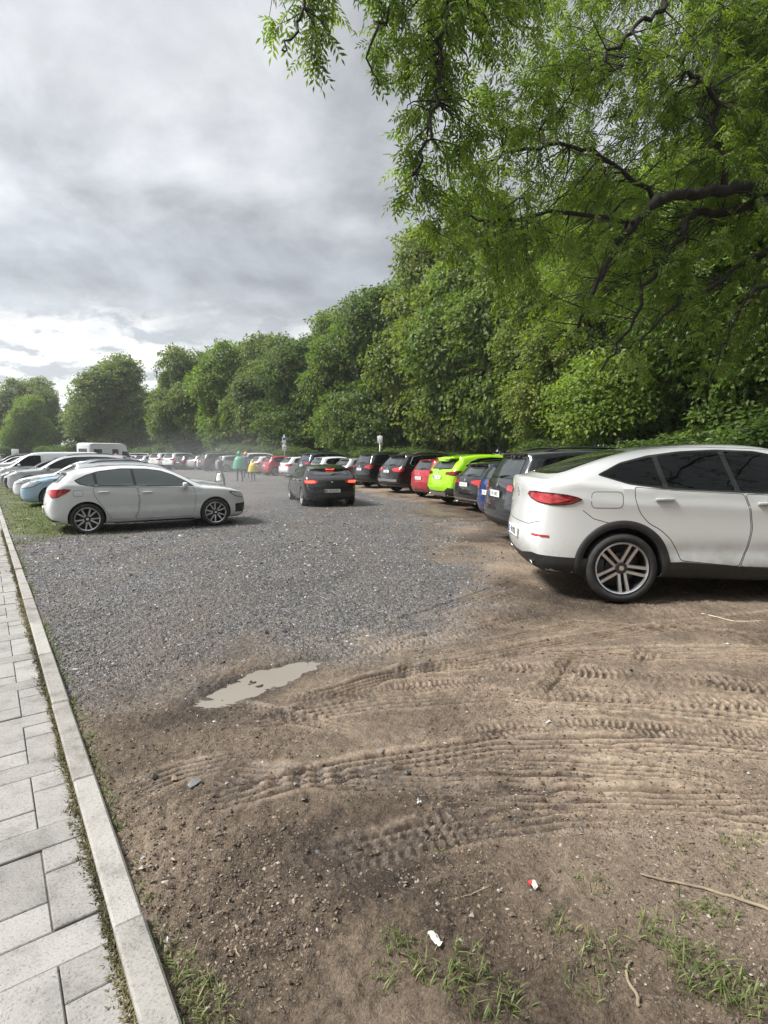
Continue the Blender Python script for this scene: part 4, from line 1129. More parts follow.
class HField:
    def __init__(s, xs, ys, Z): s.xs, s.ys, s.Z = xs, ys, Z
    def __call__(s, x, y):
        i = np.clip(np.searchsorted(s.xs, x)-1, 0, len(s.xs)-2); j = np.clip(np.searchsorted(s.ys, y)-1, 0, len(s.ys)-2)
        fx = (x-s.xs[i])/(s.xs[i+1]-s.xs[i]); fy = (y-s.ys[j])/(s.ys[j+1]-s.ys[j]); Z = s.Z
        return (Z[j, i]*(1-fx)+Z[j, i+1]*fx)*(1-fy)+(Z[j+1, i]*(1-fx)+Z[j+1, i+1]*fx)*fy

# ------------------------------------------------------------------ leaves and trees
def leaf_material(name, dark, mid, lite, trans=.35, hue_noise=.5, rough=.5):
    m, nt, out = new_mat(name)
    a = N(nt, 'ShaderNodeAttribute', _attribute_name='tint').outputs['Fac']
    oi = N(nt, 'ShaderNodeObjectInfo').outputs['Random']
    t = math_(nt, 'ADD', a, math_(nt, 'MULTIPLY', math_(nt, 'SUBTRACT', oi, .5), .25))
    r = ramp(nt, [(.1, dark), (.5, mid), (.95, lite)]); L(nt, t, r.inputs[0])
    d = N(nt, 'ShaderNodeBsdfPrincipled', Roughness=rough); d.inputs['Specular IOR Level'].default_value = .35
    L(nt, r.outputs[0], d.inputs['Base Color'])
    tr = N(nt, 'ShaderNodeBsdfTranslucent')
    tcol = mixc(nt, 1., r.outputs[0], (1.25, 1.45, .55), 'MULTIPLY'); L(nt, tcol, tr.inputs[0])
    mx = N(nt, 'ShaderNodeMixShader'); mx.inputs[0].default_value = trans
    L(nt, d.outputs[0], mx.inputs[1]); L(nt, tr.outputs[0], mx.inputs[2]); L(nt, mx.outputs[0], out.inputs[0])
    return m

def nrmz(v): return v/np.maximum(np.linalg.norm(v, axis=-1, keepdims=True), 1e-9)
def leaf_quads(P, D, Nn, length, width, tint):
    """one folded leaf per row: base P, direction D, normal Nn"""
    D = nrmz(D); W = nrmz(np.cross(D, Nn)); U = np.cross(W, D)
    l = length[:, None]; w = width[:, None]
    a = P; b = P+D*l*.45+W*w*.5+U*w*.12; c = P+D*l-U*l*.10; d = P+D*l*.45-W*w*.5+U*w*.12
    V = np.stack([a, b, c, d], 1).reshape(-1, 3)
    Q = np.arange(len(P)*4).reshape(-1, 4)
    return V, Q, np.repeat(tint, 4)

def crown(seed, rad, h0, h1, sprays, per, leaf, spray_r=.75, lobes=16, flat=.26, shape=.75):
    """leaf sprays spread over overlapping lobes: an uneven crown with gaps and layers"""
    r = np.random.default_rng(seed)
    hc = (h0+h1)/2; hz = (h1-h0)/2
    C = []; Rl = []
    for i in range(lobes):
        z = r.uniform(-.85, .9); a = r.uniform(0, 6.28); k = math.sqrt(max(0, 1-abs(z)**2.4))*r.uniform(.25, .72)
        C.append((rad*k*math.cos(a), rad*k*math.sin(a), hc+hz*z*.82)); Rl.append(rad*r.uniform(.20, .50))
    C = np.array(C); Rl = np.array(Rl)
    P = []; O = []
    while len(P) < sprays:
        n = sprays
        k = r.integers(0, lobes, n); d = nrmz(r.normal(size=(n, 3))); d[:, 2] = d[:, 2]*.9+.08; d = nrmz(d)
        q = C[k]+d*(Rl[k]*r.uniform(.45, 1.25, n)**.6)[:, None]*np.array([1, 1, .85])
        dd = np.min(np.linalg.norm((q[:, None]-C[None])/Rl[None, :, None], axis=2)+np.eye(lobes)[k]*9, axis=1)
        keep = (dd > .62) & (q[:, 2] > h0*.7)
        for a_, b_ in zip(q[keep], d[keep]): P.append(a_); O.append(b_)
    P = np.array(P[:sprays]); O = np.array(O[:sprays])
    up = np.array([0, 0, 1.])
    SN = nrmz(O*.55+up*.8+r.normal(0, .22, P.shape))
    T1 = nrmz(np.cross(SN, r.normal(size=P.shape))); T2 = np.cross(SN, T1)
    m = sprays*per
    ii = np.repeat(np.arange(sprays), per)
    rr = spray_r*r.uniform(.6, 1.25, sprays)
    rho = np.sqrt(r.uniform(0, 1, m))*rr[ii]; an = r.uniform(0, 6.28, m)
    out = T1[ii]*np.cos(an)[:, None]+T2[ii]*np.sin(an)[:, None]
    Q = P[ii]+out*rho[:, None]+SN[ii]*(r.normal(0, flat, m)*rr[ii]*.5-(rho**2)*.22/np.maximum(rr[ii], .1))[:, None]
    ln = nrmz(SN[ii]+r.normal(0, .45, Q.shape)); ld = nrmz(out+r.normal(0, .6, Q.shape)-up*.25)
    L_ = leaf*r.uniform(.7, 1.3, m)
    st = np.clip(.5+r.normal(0, .16, sprays), 0, 1)
    tint = np.clip(st[ii]+r.normal(0, .13, m), 0, 1)
    return leaf_quads(Q, ld, ln, L_, L_*r.uniform(.55, .8, m), tint), C

def trunk_mesh(name, h, r0, limbs, mat, seed, lean=.3):
    r = random.Random(seed); mb = MB()
    n = 9; pts = []; rad = []
    for i in range(n):
        t = i/(n-1); pts.append((lean*math.sin(t*2.2+seed)*t, lean*math.cos(t*1.7+seed)*t, -.15+h*t)); rad.append(r0*(1-t*.72)*(1.35 if i == 0 else 1))
    mb.tube(pts, rad, 9)
    for c in limbs:
        t = min(.92, max(.22, (c[2]-1.8)/h*.85)); k = t*(n-1); i = int(k); f = k-i
        p = Vector(pts[i]).lerp(Vector(pts[min(i+1, n-1)]), f); e = Vector(c)
        mid = p.lerp(e, .5)+Vector((r.uniform(-.3, .3), r.uniform(-.3, .3), .25))
        cv = catmull([tuple(p), tuple(mid), tuple(e)], 4); rr = rad[i]*.45
        mb.tube([tuple(v) for v in cv], [rr*(1-.8*j/(len(cv)-1)) for j in range(len(cv))], 6)
    return mb.mesh(name, [mat], True)

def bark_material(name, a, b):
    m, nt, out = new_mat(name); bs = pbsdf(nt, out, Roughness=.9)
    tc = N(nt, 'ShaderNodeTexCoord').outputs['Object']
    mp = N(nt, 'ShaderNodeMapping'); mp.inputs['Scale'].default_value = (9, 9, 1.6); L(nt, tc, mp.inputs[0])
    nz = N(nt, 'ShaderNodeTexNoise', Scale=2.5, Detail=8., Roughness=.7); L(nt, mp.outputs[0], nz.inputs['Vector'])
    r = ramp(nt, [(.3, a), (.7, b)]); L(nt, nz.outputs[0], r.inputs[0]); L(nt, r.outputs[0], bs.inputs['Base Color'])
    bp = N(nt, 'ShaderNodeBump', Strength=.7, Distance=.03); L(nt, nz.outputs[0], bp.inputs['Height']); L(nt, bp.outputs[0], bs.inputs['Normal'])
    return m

class TreeKind:
    def __init__(s, kind, seed, rad, h0, h1, sprays, per, leaf, mat, tr=.2, **kw):
        (V, Q, T), C = crown(seed, rad, h0, h1, sprays, per, leaf, **kw)
        s.kind = kind
        s.crown = quad_mesh('crown', V, Q, [mat], False, dict(tint=T))
        s.trunk = trunk_mesh('trunk', h1*.8, tr, [c for c in C], M['bark'], seed)
    def plant(s, loc, rz, sc, label, cat='tree', group=None, crown_mat=None):
        o = empty(s.kind, loc, rz); o.scale = sc if hasattr(sc, '__len__') else (sc,)*3
        tag(o, label, cat, group)
        obj('trunk', s.trunk, o); c = obj('crown', s.crown, o)
        if crown_mat:
            c.material_slots[0].link = 'OBJECT'; c.material_slots[0].material = crown_mat
        return o
# ================================================================== the place
M['bark'] = bark_material('bark', (.022, .017, .013), (.085, .068, .05))
M['ground'] = ground_material()
gme, (gx_, gy_, gZ_) = build_ground()
tag(obj('ground', gme), kind='structure')
HF = HField(gx_, gy_, gZ_)

# ---- puddle: the still water fills the dip, its shore is where the mud rises through it
m, nt, out = new_mat('muddy_water')
b = pbsdf(nt, out, Roughness=.03); b.inputs['Base Color'].default_value = (.185, .163, .13, 1); b.inputs['Specular IOR Level'].default_value = .6
M['water'] = m
n = 48; V = [(PUD.x, PUD.y, 0)]
for i in range(n):
    a = 2*math.pi*i/n; u, v = .80*math.cos(a), .34*math.sin(a)
    V.append((PUD.x+u*.66-v*.75, PUD.y+u*.75+v*.66, 0))
o = obj('puddle', mesh_from('puddle', V, [(0, 1+i, 1+(i+1) % n) for i in range(n)], [M['water']], None, False)); tag(o, kind='structure')
pz = [float(HF(PUD.x+.66*t, PUD.y+.75*t)) for t in np.linspace(-.3, .3, 13)]
o.location.z = float(np.median(pz))+.013

# ---- footpath of concrete pavers and its kerb
def concrete(name, a, b_, c):
    m, nt, out = new_mat(name); bs = pbsdf(nt, out, Roughness=.8); bs.inputs['Specular IOR Level'].default_value = .3
    tc = N(nt, 'ShaderNodeTexCoord').outputs['Object']
    at_ = N(nt, 'ShaderNodeAttribute', _attribute_name='tint').outputs['Fac']
    n1 = N(nt, 'ShaderNodeTexNoise', Scale=6., Detail=8., Roughness=.65); n2 = N(nt, 'ShaderNodeTexNoise', Scale=120., Detail=4., Roughness=.8); n3 = N(nt, 'ShaderNodeTexNoise', Scale=330., Detail=2.)
    for q in (n1, n2, n3): L(nt, tc, q.inputs['Vector'])
    t = math_(nt, 'ADD', math_(nt, 'MULTIPLY', n1.outputs[0], .45), math_(nt, 'ADD', math_(nt, 'MULTIPLY', n2.outputs[0], .45), math_(nt, 'MULTIPLY', at_, .18)))
    r = ramp(nt, [(.32, a), (.52, b_), (.75, c)]); L(nt, t, r.inputs[0])
    sp = ramp(nt, [(.34, .35), (.44, 1.)]); L(nt, n2.outputs[0], sp.inputs[0])
    st = ramp(nt, [(.30, .62), (.48, 1.)]); L(nt, n1.outputs[0], st.inputs[0])
    cc = mixc(nt, .85, r.outputs[0], sp.outputs[0], 'MULTIPLY'); cc = mixc(nt, .6, cc, st.outputs[0], 'MULTIPLY')
    L(nt, cc, bs.inputs['Base Color'])
    bp = N(nt, 'ShaderNodeBump', Strength=.5, Distance=.004)
    L(nt, math_(nt, 'ADD', n2.outputs[0], math_(nt, 'MULTIPLY', n3.outputs[0], .6)), bp.inputs['Height']); L(nt, bp.outputs[0], bs.inputs['Normal'])
    return m
M['paver'] = concrete('paver_concrete', (.145, .139, .130), (.245, .237, .223), (.335, .326, .31))
M['kerb'] = concrete('kerb_concrete', (.16, .153, .137), (.265, .255, .235), (.35, .34, .318))
def kxy(s, k): return (KP.x+KD.x*s+KN.x*k, KP.y+KD.y*s+KN.y*k)
def blocks(rects, z0, z1, ch, seed, jit=.002, zslope=None):
    r = np.random.default_rng(seed); V = []; Q = []; T = []
    for (s0, s1, k0, k1) in rects:
        b0 = len(V); z = z1+r.normal(0, jit); tl = r.normal(0, .004, 2)
        for lvl, c in ((z0, 0), (z-ch, 0), (z, ch)):
            for (s, k) in ((s0+c, k0+c), (s0+c, k1-c), (s1-c, k1-c), (s1-c, k0+c)):
                x, y = kxy(s, k); V.append((x, y, lvl+gz(x, y)+(0 if lvl == z0 else tl[0]*(s-s0)+tl[1]*(k-k0))))
        for l in range(2):
            for j in range(4): Q.append((b0+l*4+j, b0+l*4+(j+1) % 4, b0+l*4+4+(j+1) % 4, b0+l*4+4+j))
        Q.append((b0+8, b0+9, b0+10, b0+11)); T += [r.uniform(0, 1)]*12
    V = np.array(V); Q = np.array(Q)[:, ::-1]
    return V, Q, np.array(T)
s0p = kerb_s(*at(99, 947).xy)
rects = []; g = .0022; u = .153
for col in range(13):
    kR = -.100-col*2*u
    for i in range(-4, 95):
        s = s0p+(i+(.37*col % 1))*4*u
        if s < -1.6 or s > 52: continue
        rects.append((s+g, s+u-g, kR-2*u+g, kR-g))
        rects.append((s+u+g, s+2*u-g, kR-2*u+g, kR-u-g)); rects.append((s+2*u+g, s+4*u-g, kR-2*u+g, kR-u-g))
        rects.append((s+u+g, s+3*u-g, kR-u+g, kR-g)); rects.append((s+3*u+g, s+4*u-g, kR-u+g, kR-g))
V, Q, T = blocks(rects, -.06, .004, .0035, 3)
o = obj('pavement', quad_mesh('pavement', V, Q, [M['paver']], False, dict(tint=T))); tag(o, kind='structure')
r = np.random.default_rng(4)
sk = kerb_s(*at(160, 915).xy)
rects = [(sk+i*1.01+.0045, sk+(i+1)*1.01-.0045, -.092+r.normal(0, .0015), r.normal(0, .002)) for i in range(-3, 56)]
V, Q, T = blocks(rects, -.2, .030, .008, 5, .004)
o = obj('kerb', quad_mesh('kerb', V, Q, [M['kerb']], False, dict(tint=T))); tag(o, kind='structure')
# sand bed that shows in the joints
M['joint_sand'] = simple('joint_sand', (.13, .118, .095), .95, noise=.4)
v = []; nsx = 90
for s in np.linspace(-3, 58, nsx):
    for k in np.linspace(-4.2, -.05, 6):
        x, y = kxy(s, k); v.append((x, y, gz(x, y)-.006))
o = obj('joint_sand', mesh_from('joint_sand', v, [(i*6+j, i*6+j+1, i*6+j+7, i*6+j+6) for i in range(nsx-1) for j in range(5)], [M['joint_sand']], None, False)); tag(o, kind='structure')

# ---- loose gravel, mud crumbs
r = np.random.default_rng(5)
def scatter(n, xr, ymin, ymax, pw):
    y = ymin*(ymax/ymin)**(r.uniform(0, 1, n)**pw); x = r.uniform(-1, 1, n)*y*xr
    return x, y
x, y = scatter(210000, .78, 2.0, 20., 1.0)
gmk = gravel_mask(x, y); keep = (r.uniform(0, 1, len(x)) < gmk**1.3*.9+.015) & (kerb_d(x, y) > .01) & (verge_mask(x, y) < .3) & (puddle_dip(x, y) < .75)
x, y = x[keep], y[keep]
sz = np.clip(r.lognormal(-5.25, .5, len(x)), .003, .030)*np.clip(y/6., .85, 1.7)
M['gravel'] = stone_material('gravel_stone', [(.05, (.028, .027, .027)), (.45, (.084, .080, .078)), (.75, (.155, .150, .147)), (.97, (.37, .365, .36))])
V, F, T = lumps(len(x), x, y, HF(x, y), sz, 8)
o = obj('gravel', quad_mesh('gravel', V, F, [M['gravel']], False, dict(tint=T))); tag(o, 'loose grey gravel chips lying across the car park surface', 'gravel', kind='stuff')
x, y = scatter(110000, .78, 1.2, 9., 1.0)
gmk = gravel_mask(x, y); keep = (r.uniform(0, 1, len(x)) < (1-gmk)*sstep(-.2, .5, fbm(x*1.6, y*1.6, 71, 3)+.15)) & (kerb_d(x, y) > .01) & (puddle_dip(x, y) < .5)
x, y = x[keep], y[keep]; sz = np.clip(r.lognormal(-5.65, .5, len(x)), .002, .012)
M['crumb'] = stone_material('mud_crumb', [(.0, (.05, .037, .027)), (.5, (.12, .088, .063)), (.93, (.20, .155, .11)), (.985, (.34, .31, .27))], .8)
V, F, T = lumps(len(x), x, y, HF(x, y), sz, 9, .5)
o = obj('soil_crumbs', quad_mesh('soil_crumbs', V, F, [M['crumb']], False, dict(tint=T))); tag(o, 'crumbs of brown soil and grit strewn over the trampled mud', 'soil', kind='stuff')

# ---- grass
M['grass'] = leaf_material('grass_blade', (.05, .075, .022), (.115, .155, .045), (.25, .25, .11), .3)
M['moss'] = leaf_material('moss_blade', (.030, .028, .012), (.10, .092, .04), (.21, .175, .10), .15, rough=.8)
def blades(cx, cy, cz, h, w, seed, spread=.6):
    """curved three-joint grass blades"""
    r = np.random.default_rng(seed); n = len(cx)
    a = r.uniform(0, 6.28, n); ln = r.uniform(.1, spread, n)*h; D = np.stack([np.cos(a), np.sin(a)], -1); W = np.stack([-D[:, 1], D[:, 0]], -1)*w[:, None]*.5
    P = []
    for t, wk in ((0, .8), (.45, 1.), (.8, .7), (1., .08)):
        cxy = np.stack([cx, cy], -1)+D*(ln*t**2)[:, None]; z = cz+h*(t-.28*t**3*(ln/np.maximum(h, 1e-4)))
        P.append(np.concatenate([cxy-W*wk, z[:, None]], 1)); P.append(np.concatenate([cxy+W*wk, z[:, None]], 1))
    V = np.stack(P, 1).reshape(-1, 3)
    b0 = (np.arange(n)*8)[:, None, None]; Q = (np.array([[0, 1, 3, 2], [2, 3, 5, 4], [4, 5, 7, 6]])[None]+b0).reshape(-1, 4)
    return V, Q, np.repeat(np.clip(r.normal(.5, .2, n), 0, 1), 8)
GX, GY, GH, GW = [], [], [], []
def tuft(px, py, rad, n, h):
    p = at(px, py)
    a = r.uniform(0, 6.28, n); q = rad*np.sqrt(r.uniform(0, 1, n))
    GX.extend(p.x+np.cos(a)*q); GY.extend(p.y+np.sin(a)*q); GH.extend(h*r.uniform(.45, 1.2, n)); GW.extend(r.uniform(.0024, .0052, n))
for px, py, rad, n, h in [(392, 938, .05, 60, .06), (412, 952, .07, 110, .07), (385, 972, .05, 70, .07), (425, 968, .04, 50, .06), (468, 962, .07, 120, .085), (455, 980, .05, 70, .08), (490, 990, .08, 110, .085), (515, 998, .05, 50, .07), (600, 888, .06, 60, .06), (558, 922, .05, 70, .06), (600, 955, .07, 100, .07), (585, 985, .06, 70, .07), (620, 935, .05, 40, .06),
                          (655, 930, .07, 90, .07), (692, 912, .07, 100, .07), (720, 915, .05, 60, .07), (665, 945, .05, 60, .06), (700, 975, .10, 220, .11), (725, 985, .08, 140, .10), (755, 1000, .06, 80, .09), (735, 843, .05, 50, .06), (728, 862, .04, 30, .05), (752, 838, .04, 40, .06), (752, 890, .04, 30, .05), (447, 840, .03, 25, .045), (440, 846, .03, 20, .04), (580, 872, .03, 20, .04), (680, 845, .03, 25, .04),
                          (168, 950, .04, 70, .06), (178, 965, .05, 100, .07), (192, 985, .05, 110, .07), (200, 1000, .06, 120, .08), (222, 1012, .05, 80, .07), (160, 930, .03, 40, .05), (150, 900, .03, 40, .045), (142, 885, .025, 35, .04), (135, 862, .02, 22, .035), (159, 826, .02, 15, .04)]:
    tuft(px, py, rad*1.1, int(n*.5), h*.55)
# along the kerb and on the verge by the parked cars
s = r.uniform(-.5, 12., 2600); k = np.abs(r.normal(.012, .03, 2600)); kp = fbm(s*1.5, s*0, 81, 3) > -.05
for s_, k_ in zip(s[kp], k[kp]):
    x_, y_ = kxy(s_, k_); GX.append(x_); GY.append(y_); GH.append(r.uniform(.015, .04)); GW.append(r.uniform(.003, .006))
n = 36000; s = 10.4+28*r.uniform(0, 1, n)**1.6; k = r.uniform(0.02, 3.6, n)
xx = KP.x+KD.x*s+KN.x*k; yy = KP.y+KD.y*s+KN.y*k
kp = (r.uniform(0, 1, n) < verge_mask(xx, yy)*np.clip(.55+1.6*fbm(xx*1.1, yy*1.1, 63, 3), 0, 1))
GX.extend(xx[kp]); GY.extend(yy[kp]); q = int(kp.sum()); GH.extend(r.uniform(.03, .075, q)); GW.extend(r.uniform(.008, .016, q))
gx, gy = np.array(GX), np.array(GY)
V, Q, T = blades(gx, gy, HF(gx, gy)-.004, np.array(GH), np.array(GW), 12, 1.5)
o = obj('grass', quad_mesh('grass', V, Q, [M['grass']], False, dict(tint=T))); tag(o, 'thin tufts of green grass pushing through the mud and along the kerb', 'grass', kind='stuff')
# moss and dead bits in the joint beside the kerb
n = 12000; s = -.9+14*r.uniform(0, 1, n)**1.5; wv = .014+.011*fbm(s*3, s*0, 83, 3)
k = -.097-np.abs(r.normal(0, 1, n))*wv*np.clip(1.2+fbm(s*7, s*0, 87, 2)*.8, .2, 2)
xx = KP.x+KD.x*s+KN.x*k; yy = KP.y+KD.y*s+KN.y*k
V, Q, T = blades(xx, yy, gz0(xx, yy)+.001, r.uniform(.006, .022, n)*np.clip(s*.1+1, 1, 2), r.uniform(.003, .007, n), 14, 1.8)
T = np.clip(T*.55+.45*np.repeat(np.clip(.5+fbm(s*2.2, s*0, 89, 3)*1.2, 0, 1), 8), 0, 1)
o = obj('moss', quad_mesh('moss', V, Q, [M['moss']], False, dict(tint=T))); tag(o, 'brown and green moss filling the gap beside the kerb', 'moss', kind='stuff')

# ---- twigs, litter and stones lying in the mud
M['twig'] = simple('twig_bark', (.20, .165, .11), .85, noise=.35)
M['pale_twig'] = simple('pale_twig', (.50, .45, .36), .8, noise=.2)
M['paper'] = simple('paper', (.50, .49, .46), .7, noise=.3)
M['red_print'] = simple('red_print', (.5, .04, .04), .6)
def stick(px, rad, mat, label, name='twig'):
    P = [at(*p) for p in px]; P = [Vector((p.x, p.y, float(HF(p.x, p.y))+rad*.9)) for p in P]
    c = P[0].copy(); cv = catmull([tuple(p-c) for p in P], 5); cv[:, :2] += r.normal(0, rad*.35, cv[:, :2].shape)
    mb = MB(); mb.tube([tuple(v) for v in cv], [rad*(1-.45*i/len(cv)) for i in range(len(cv))], 7)
    o = obj(name, mb.mesh(name, [mat], True), None, c); return tag(o, label, 'twig')
stick([(790, 919), (740, 900), (695, 886), (662, 880), (640, 874)], .0065, M['twig'], 'long straight brown twig lying in the mud at the right edge')
stick([(639, 1006), (634, 992), (627, 980), (627, 968), (632, 960)], .006, M['twig'], 'short curved yellowish twig lying among the grass tufts')
stick([(702, 612), (716, 615), (735, 618), (762, 619)], .006, M['pale_twig'], 'thin pale twig on the ground beside the white coupe suv')
stick([(235, 945), (238, 952), (246, 960)], .003, M['twig'], 'tiny reddish twig on the dark mud near the kerb')
stick([(455, 895), (470, 890), (490, 886)], .003, M['twig'], 'small dark twig half buried in the middle of the mud')
def scrap(px, py, w, l, mats, label, rz, rim=0):
    p = at(px, py); nn = 6; V = []; F = []; Mi = []
    for i in range(nn):
        for j in range(nn):
            V.append(((i/(nn-1)-.5)*w*(1+.2*r.normal()), (j/(nn-1)-.5)*l*(1+.1*r.normal()), .004+.010*abs(r.normal())))
    for i in range(nn-1):
        for j in range(nn-1): F.append((i*nn+j, (i+1)*nn+j, (i+1)*nn+j+1, i*nn+j+1)); Mi.append(1 if (rim and j > nn-4) else 0)
    o = obj('paper_scrap', mesh_from('paper_scrap', V, F, mats, Mi), None, (p.x, p.y, float(HF(p.x, p.y))+.004), (0, 0, rz))
    return tag(o, label, 'litter')
scrap(435, 941, .022, .055, [M['paper']], 'crumpled white paper scrap between the grass tufts', .5)
scrap(533, 887, .022, .034, [M['paper'], M['red_print']], 'small white and red wrapper trodden into the mud', .9, 1)
scrap(419, 803, .020, .02, [M['paper']], 'tiny white paper scrap beside the tyre track', .2)
scrap(548, 721, .035, .012, [M['paper']], 'white shred of paper on the mud between tyre marks', .2)
scrap(168, 942, .012, .012, [M['paper']], 'little white petal like scrap in grass by the kerb', .2)
def rock(px, py, s, label, seed, col):
    p = at(px, py); bm = bmesh.new(); bmesh.ops.create_icosphere(bm, subdivisions=3, radius=1)
    rr = random.Random(seed)
    f = [Vector((rr.uniform(-1, 1), rr.uniform(-1, 1), rr.uniform(-1, 1))).normalized() for _ in range(9)]
    for v in bm.verts:
        c = v.co.copy(); 
        for d in f:
            k = c.dot(d)
            if k > .55: c -= d*(k-.55)*.9
        v.co = Vector((c.x*s[0], c.y*s[1], c.z*s[2]))
    me = bpy.data.meshes.new('stone'); bm.to_mesh(me); bm.free(); me.materials.append(col)
    for q in me.polygons: q.use_smooth = True
    o = obj('stone', auto_smooth(me, 25), None, (p.x, p.y, float(HF(p.x, p.y))+s[2]*.15), (0, 0, rr.uniform(0, 3)))
    return tag(o, label, 'stone')
M['stone_grey'] = simple('grey_stone', (.17, .175, .18), .6, noise=.3); M['stone_dark'] = simple('dark_stone', (.06, .055, .05), .7, noise=.4); M['stone_tan'] = simple('tan_stone', (.22, .17, .12), .7, noise=.3)
rock(193, 783, (.042, .034, .016), 'flat blue grey stone bedded in the mud near the kerb', 1, M['stone_grey'])
rock(174, 777, (.030, .02, .014), 'brown stone beside the flat blue grey stone', 2, M['stone_tan'])
rock(153, 776, (.024, .02, .016), 'dark lump of stone nearest the kerb in the mud', 3, M['stone_dark'])
rock(274, 685, (.05, .03, .014), 'dark clod at the right rim of the puddle', 4, M['stone_dark'])
rock(291, 681, (.035, .022, .010), 'smaller dark clod right of the puddle clod', 5, M['stone_dark'])
rock(231, 810, (.022, .018, .012), 'dark pebble right of the flat grey stone', 6, M['stone_dark'])

# ------------------------------------------------------------------ cars
PT = {}
def P_(n, *a, **k):
    if n not in PT: PT[n] = paint(n, *a, **k)
    return PT[n]
white = P_('white', (.63, .645, .64), dirt=.55); white2 = P_('bright_white', (.61, .63, .63), dirt=.2)
black = P_('black', (.008, .008, .009), .2); charcoal = P_('charcoal', (.040, .043, .048), .5); grey = P_('grey', (.12, .125, .13), .6); silver = P_('silver', (.42, .43, .44), .7, .3)
red = P_('red', (.32, .012, .02)); dred = P_('dark_red', (.12, .015, .018)); lime = P_('lime', (.30, .60, .008), .1); blue = P_('blue', (.018, .05, .20), .4); navy = P_('navy', (.03, .05, .085), .5); sky_blue = P_('light_blue', (.28, .42, .52), .3)
PROTO = {}
def car(kind, pm, rear=None, nose=None, head=0., label='', name='parked_car', group=None, cat='car', dz=0.):
    """rear / nose: ground point under the middle of that bumper; head: compass of the nose in degrees from +x"""
    h = Vector((math.cos(R_(head)), math.sin(R_(head)))); Lg = SP[kind]['L']
    c = Vector(rear)+h*Lg/2 if rear is not None else Vector(nose)-h*Lg/2
    if kind not in PROTO: o = PROTO[kind] = build_car(name, SP[kind], pm)
    else:
        o = copy_tree(PROTO[kind]); repaint(o, pm); o.name = name
    z1 = gz(*(c+h*1.4)); z0 = gz(*(c-h*1.4))
    o.location = (c.x, c.y, (z0+z1)/2+dz); o.rotation_euler = (0, -math.atan2(z1-z0, 2.8), R_(head))
    return tag(o, label, cat, group)

RG = 'cars parked along the trees'; LG = 'cars parked along the footpath'; FG = 'cars parked at the far end of the lot'
# right row, near to far
car('coupe_suv', white, rear=(1.57, 6.70), head=-2.5, label='white coupe suv nearest the camera with black wheel arches and red tail lights', group=RG)
car('suv', charcoal, rear=(2.0, 10.2), head=8, label='dark grey suv with roof rails parked right behind the white coupe suv', group=RG).scale = (1, 1, 1.05)
car('compact', blue, rear=(2.42, 13.2), head=13, label='blue hatchback mostly hidden between the dark grey suv and a black estate', group=RG)
car('estate', black, rear=(2.25, 16.0), head=19, label='black estate car parked between the lime green suv and the blue hatchback', group=RG)
car('crossover', lime, rear=(1.68, 18.1), head=23, label='lime green suv parked in the right hand row', group=RG)
car('compact', red, rear=(1.25, 20.9), head=24, label='red hatchback parked between the lime green suv and a black suv', group=RG)
car('large_suv', black, rear=(.02, 23.6), head=29, label='large black suv with chrome window line left of the red hatchback', group=RG)
car('suv', black, rear=(-1.28, 27.0), head=30, label='black suv left of the large black suv, in front of a signpost', group=RG)
car('estate', silver, rear=(-2.6, 29.9), head=31, label='silver estate car seen behind the moving black hatchback', group=RG)
car('compact', white2, rear=(-4.2, 32.4), head=32, label='white compact car hidden behind the moving black hatchback roof', group=RG)
car('suv', navy, rear=(-5.35, 35.2), head=33, label='dark blue suv just left of the moving black hatchback', group=RG)
car('estate', white2, rear=(-7.2, 38.6), head=34, label='white estate car between the dark blue suv and a red car', group=RG)
car('compact', red, rear=(-9.1, 41.6), head=34, label='red car in the far part of the right row beside a white estate', group=RG)
car('estate', white, rear=(-10.7, 44.3), head=35, label='white car behind the child in the yellow raincoat', group=RG)
car('suv', white2, rear=(-12.4, 47.0), head=35, label='white suv behind the two walkers in rain capes', group=RG)
car('compact', silver, rear=(-15.2, 50.), head=36, label='silver hatchback left of the person in the green cape', group=RG)
car('suv', grey, rear=(-17.4, 52.), head=38, label='grey suv partly hidden by mist behind the walking person', group=RG)
# moving car
o = car('dark_hatch', black, rear=(-1.62, 17.3), head=108, label='black hatchback driving down the lane with brake lights lit', name='moving_car'); o.scale = (1, 1, .925)
# left row
car('hatch', white2, rear=(-7.34, 11.74), head=32.5, label='white hatchback standing side on at the near end of the left row', group=LG)
car('estate', silver, rear=(-9.15, 15.3), head=27, label='silver estate parked directly behind the white hatchback, nose to the lane', group=LG)
N0 = Vector((-11.55, 17.4)); ND = Vector((-.605, .796))*2.92
lr = [('compact', sky_blue, 'light blue compact car with its nose over the grass verge'), ('estate', white2, 'white estate car behind the light blue compact'), ('suv', silver, 'silver suv with its nose on the verge behind the white estate'),
      ('estate', black, 'black estate in the left row just before the white van'), ('estate', grey, 'grey estate tucked beside the white van'), ('van', white2, 'white delivery van with long roof in the left row'),
      ('compact', dred, 'dark red car beyond the white van in the left row'), ('estate', silver, 'silver estate second beyond the white van'), ('suv', white2, 'white suv far along the left row'),
      ('compact', charcoal, 'charcoal compact far along the left row'), ('estate', white2, 'white estate near the far end of the left row'), ('compact', silver, 'silver compact last but one in the left row'), ('suv', grey, 'grey suv last in the left row')]
for k, (kd_, pm, lb) in enumerate(lr):
    nn = N0+ND*k
    car(kd_, pm, nose=(nn.x, nn.y), head=180+27+random.uniform(-2, 2), label=lb, name='parked_van' if kd_ == 'van' else 'parked_car', group=LG, cat='van' if kd_ == 'van' else 'car').scale = (1, 1, .90 if kd_ == 'van' else 1)
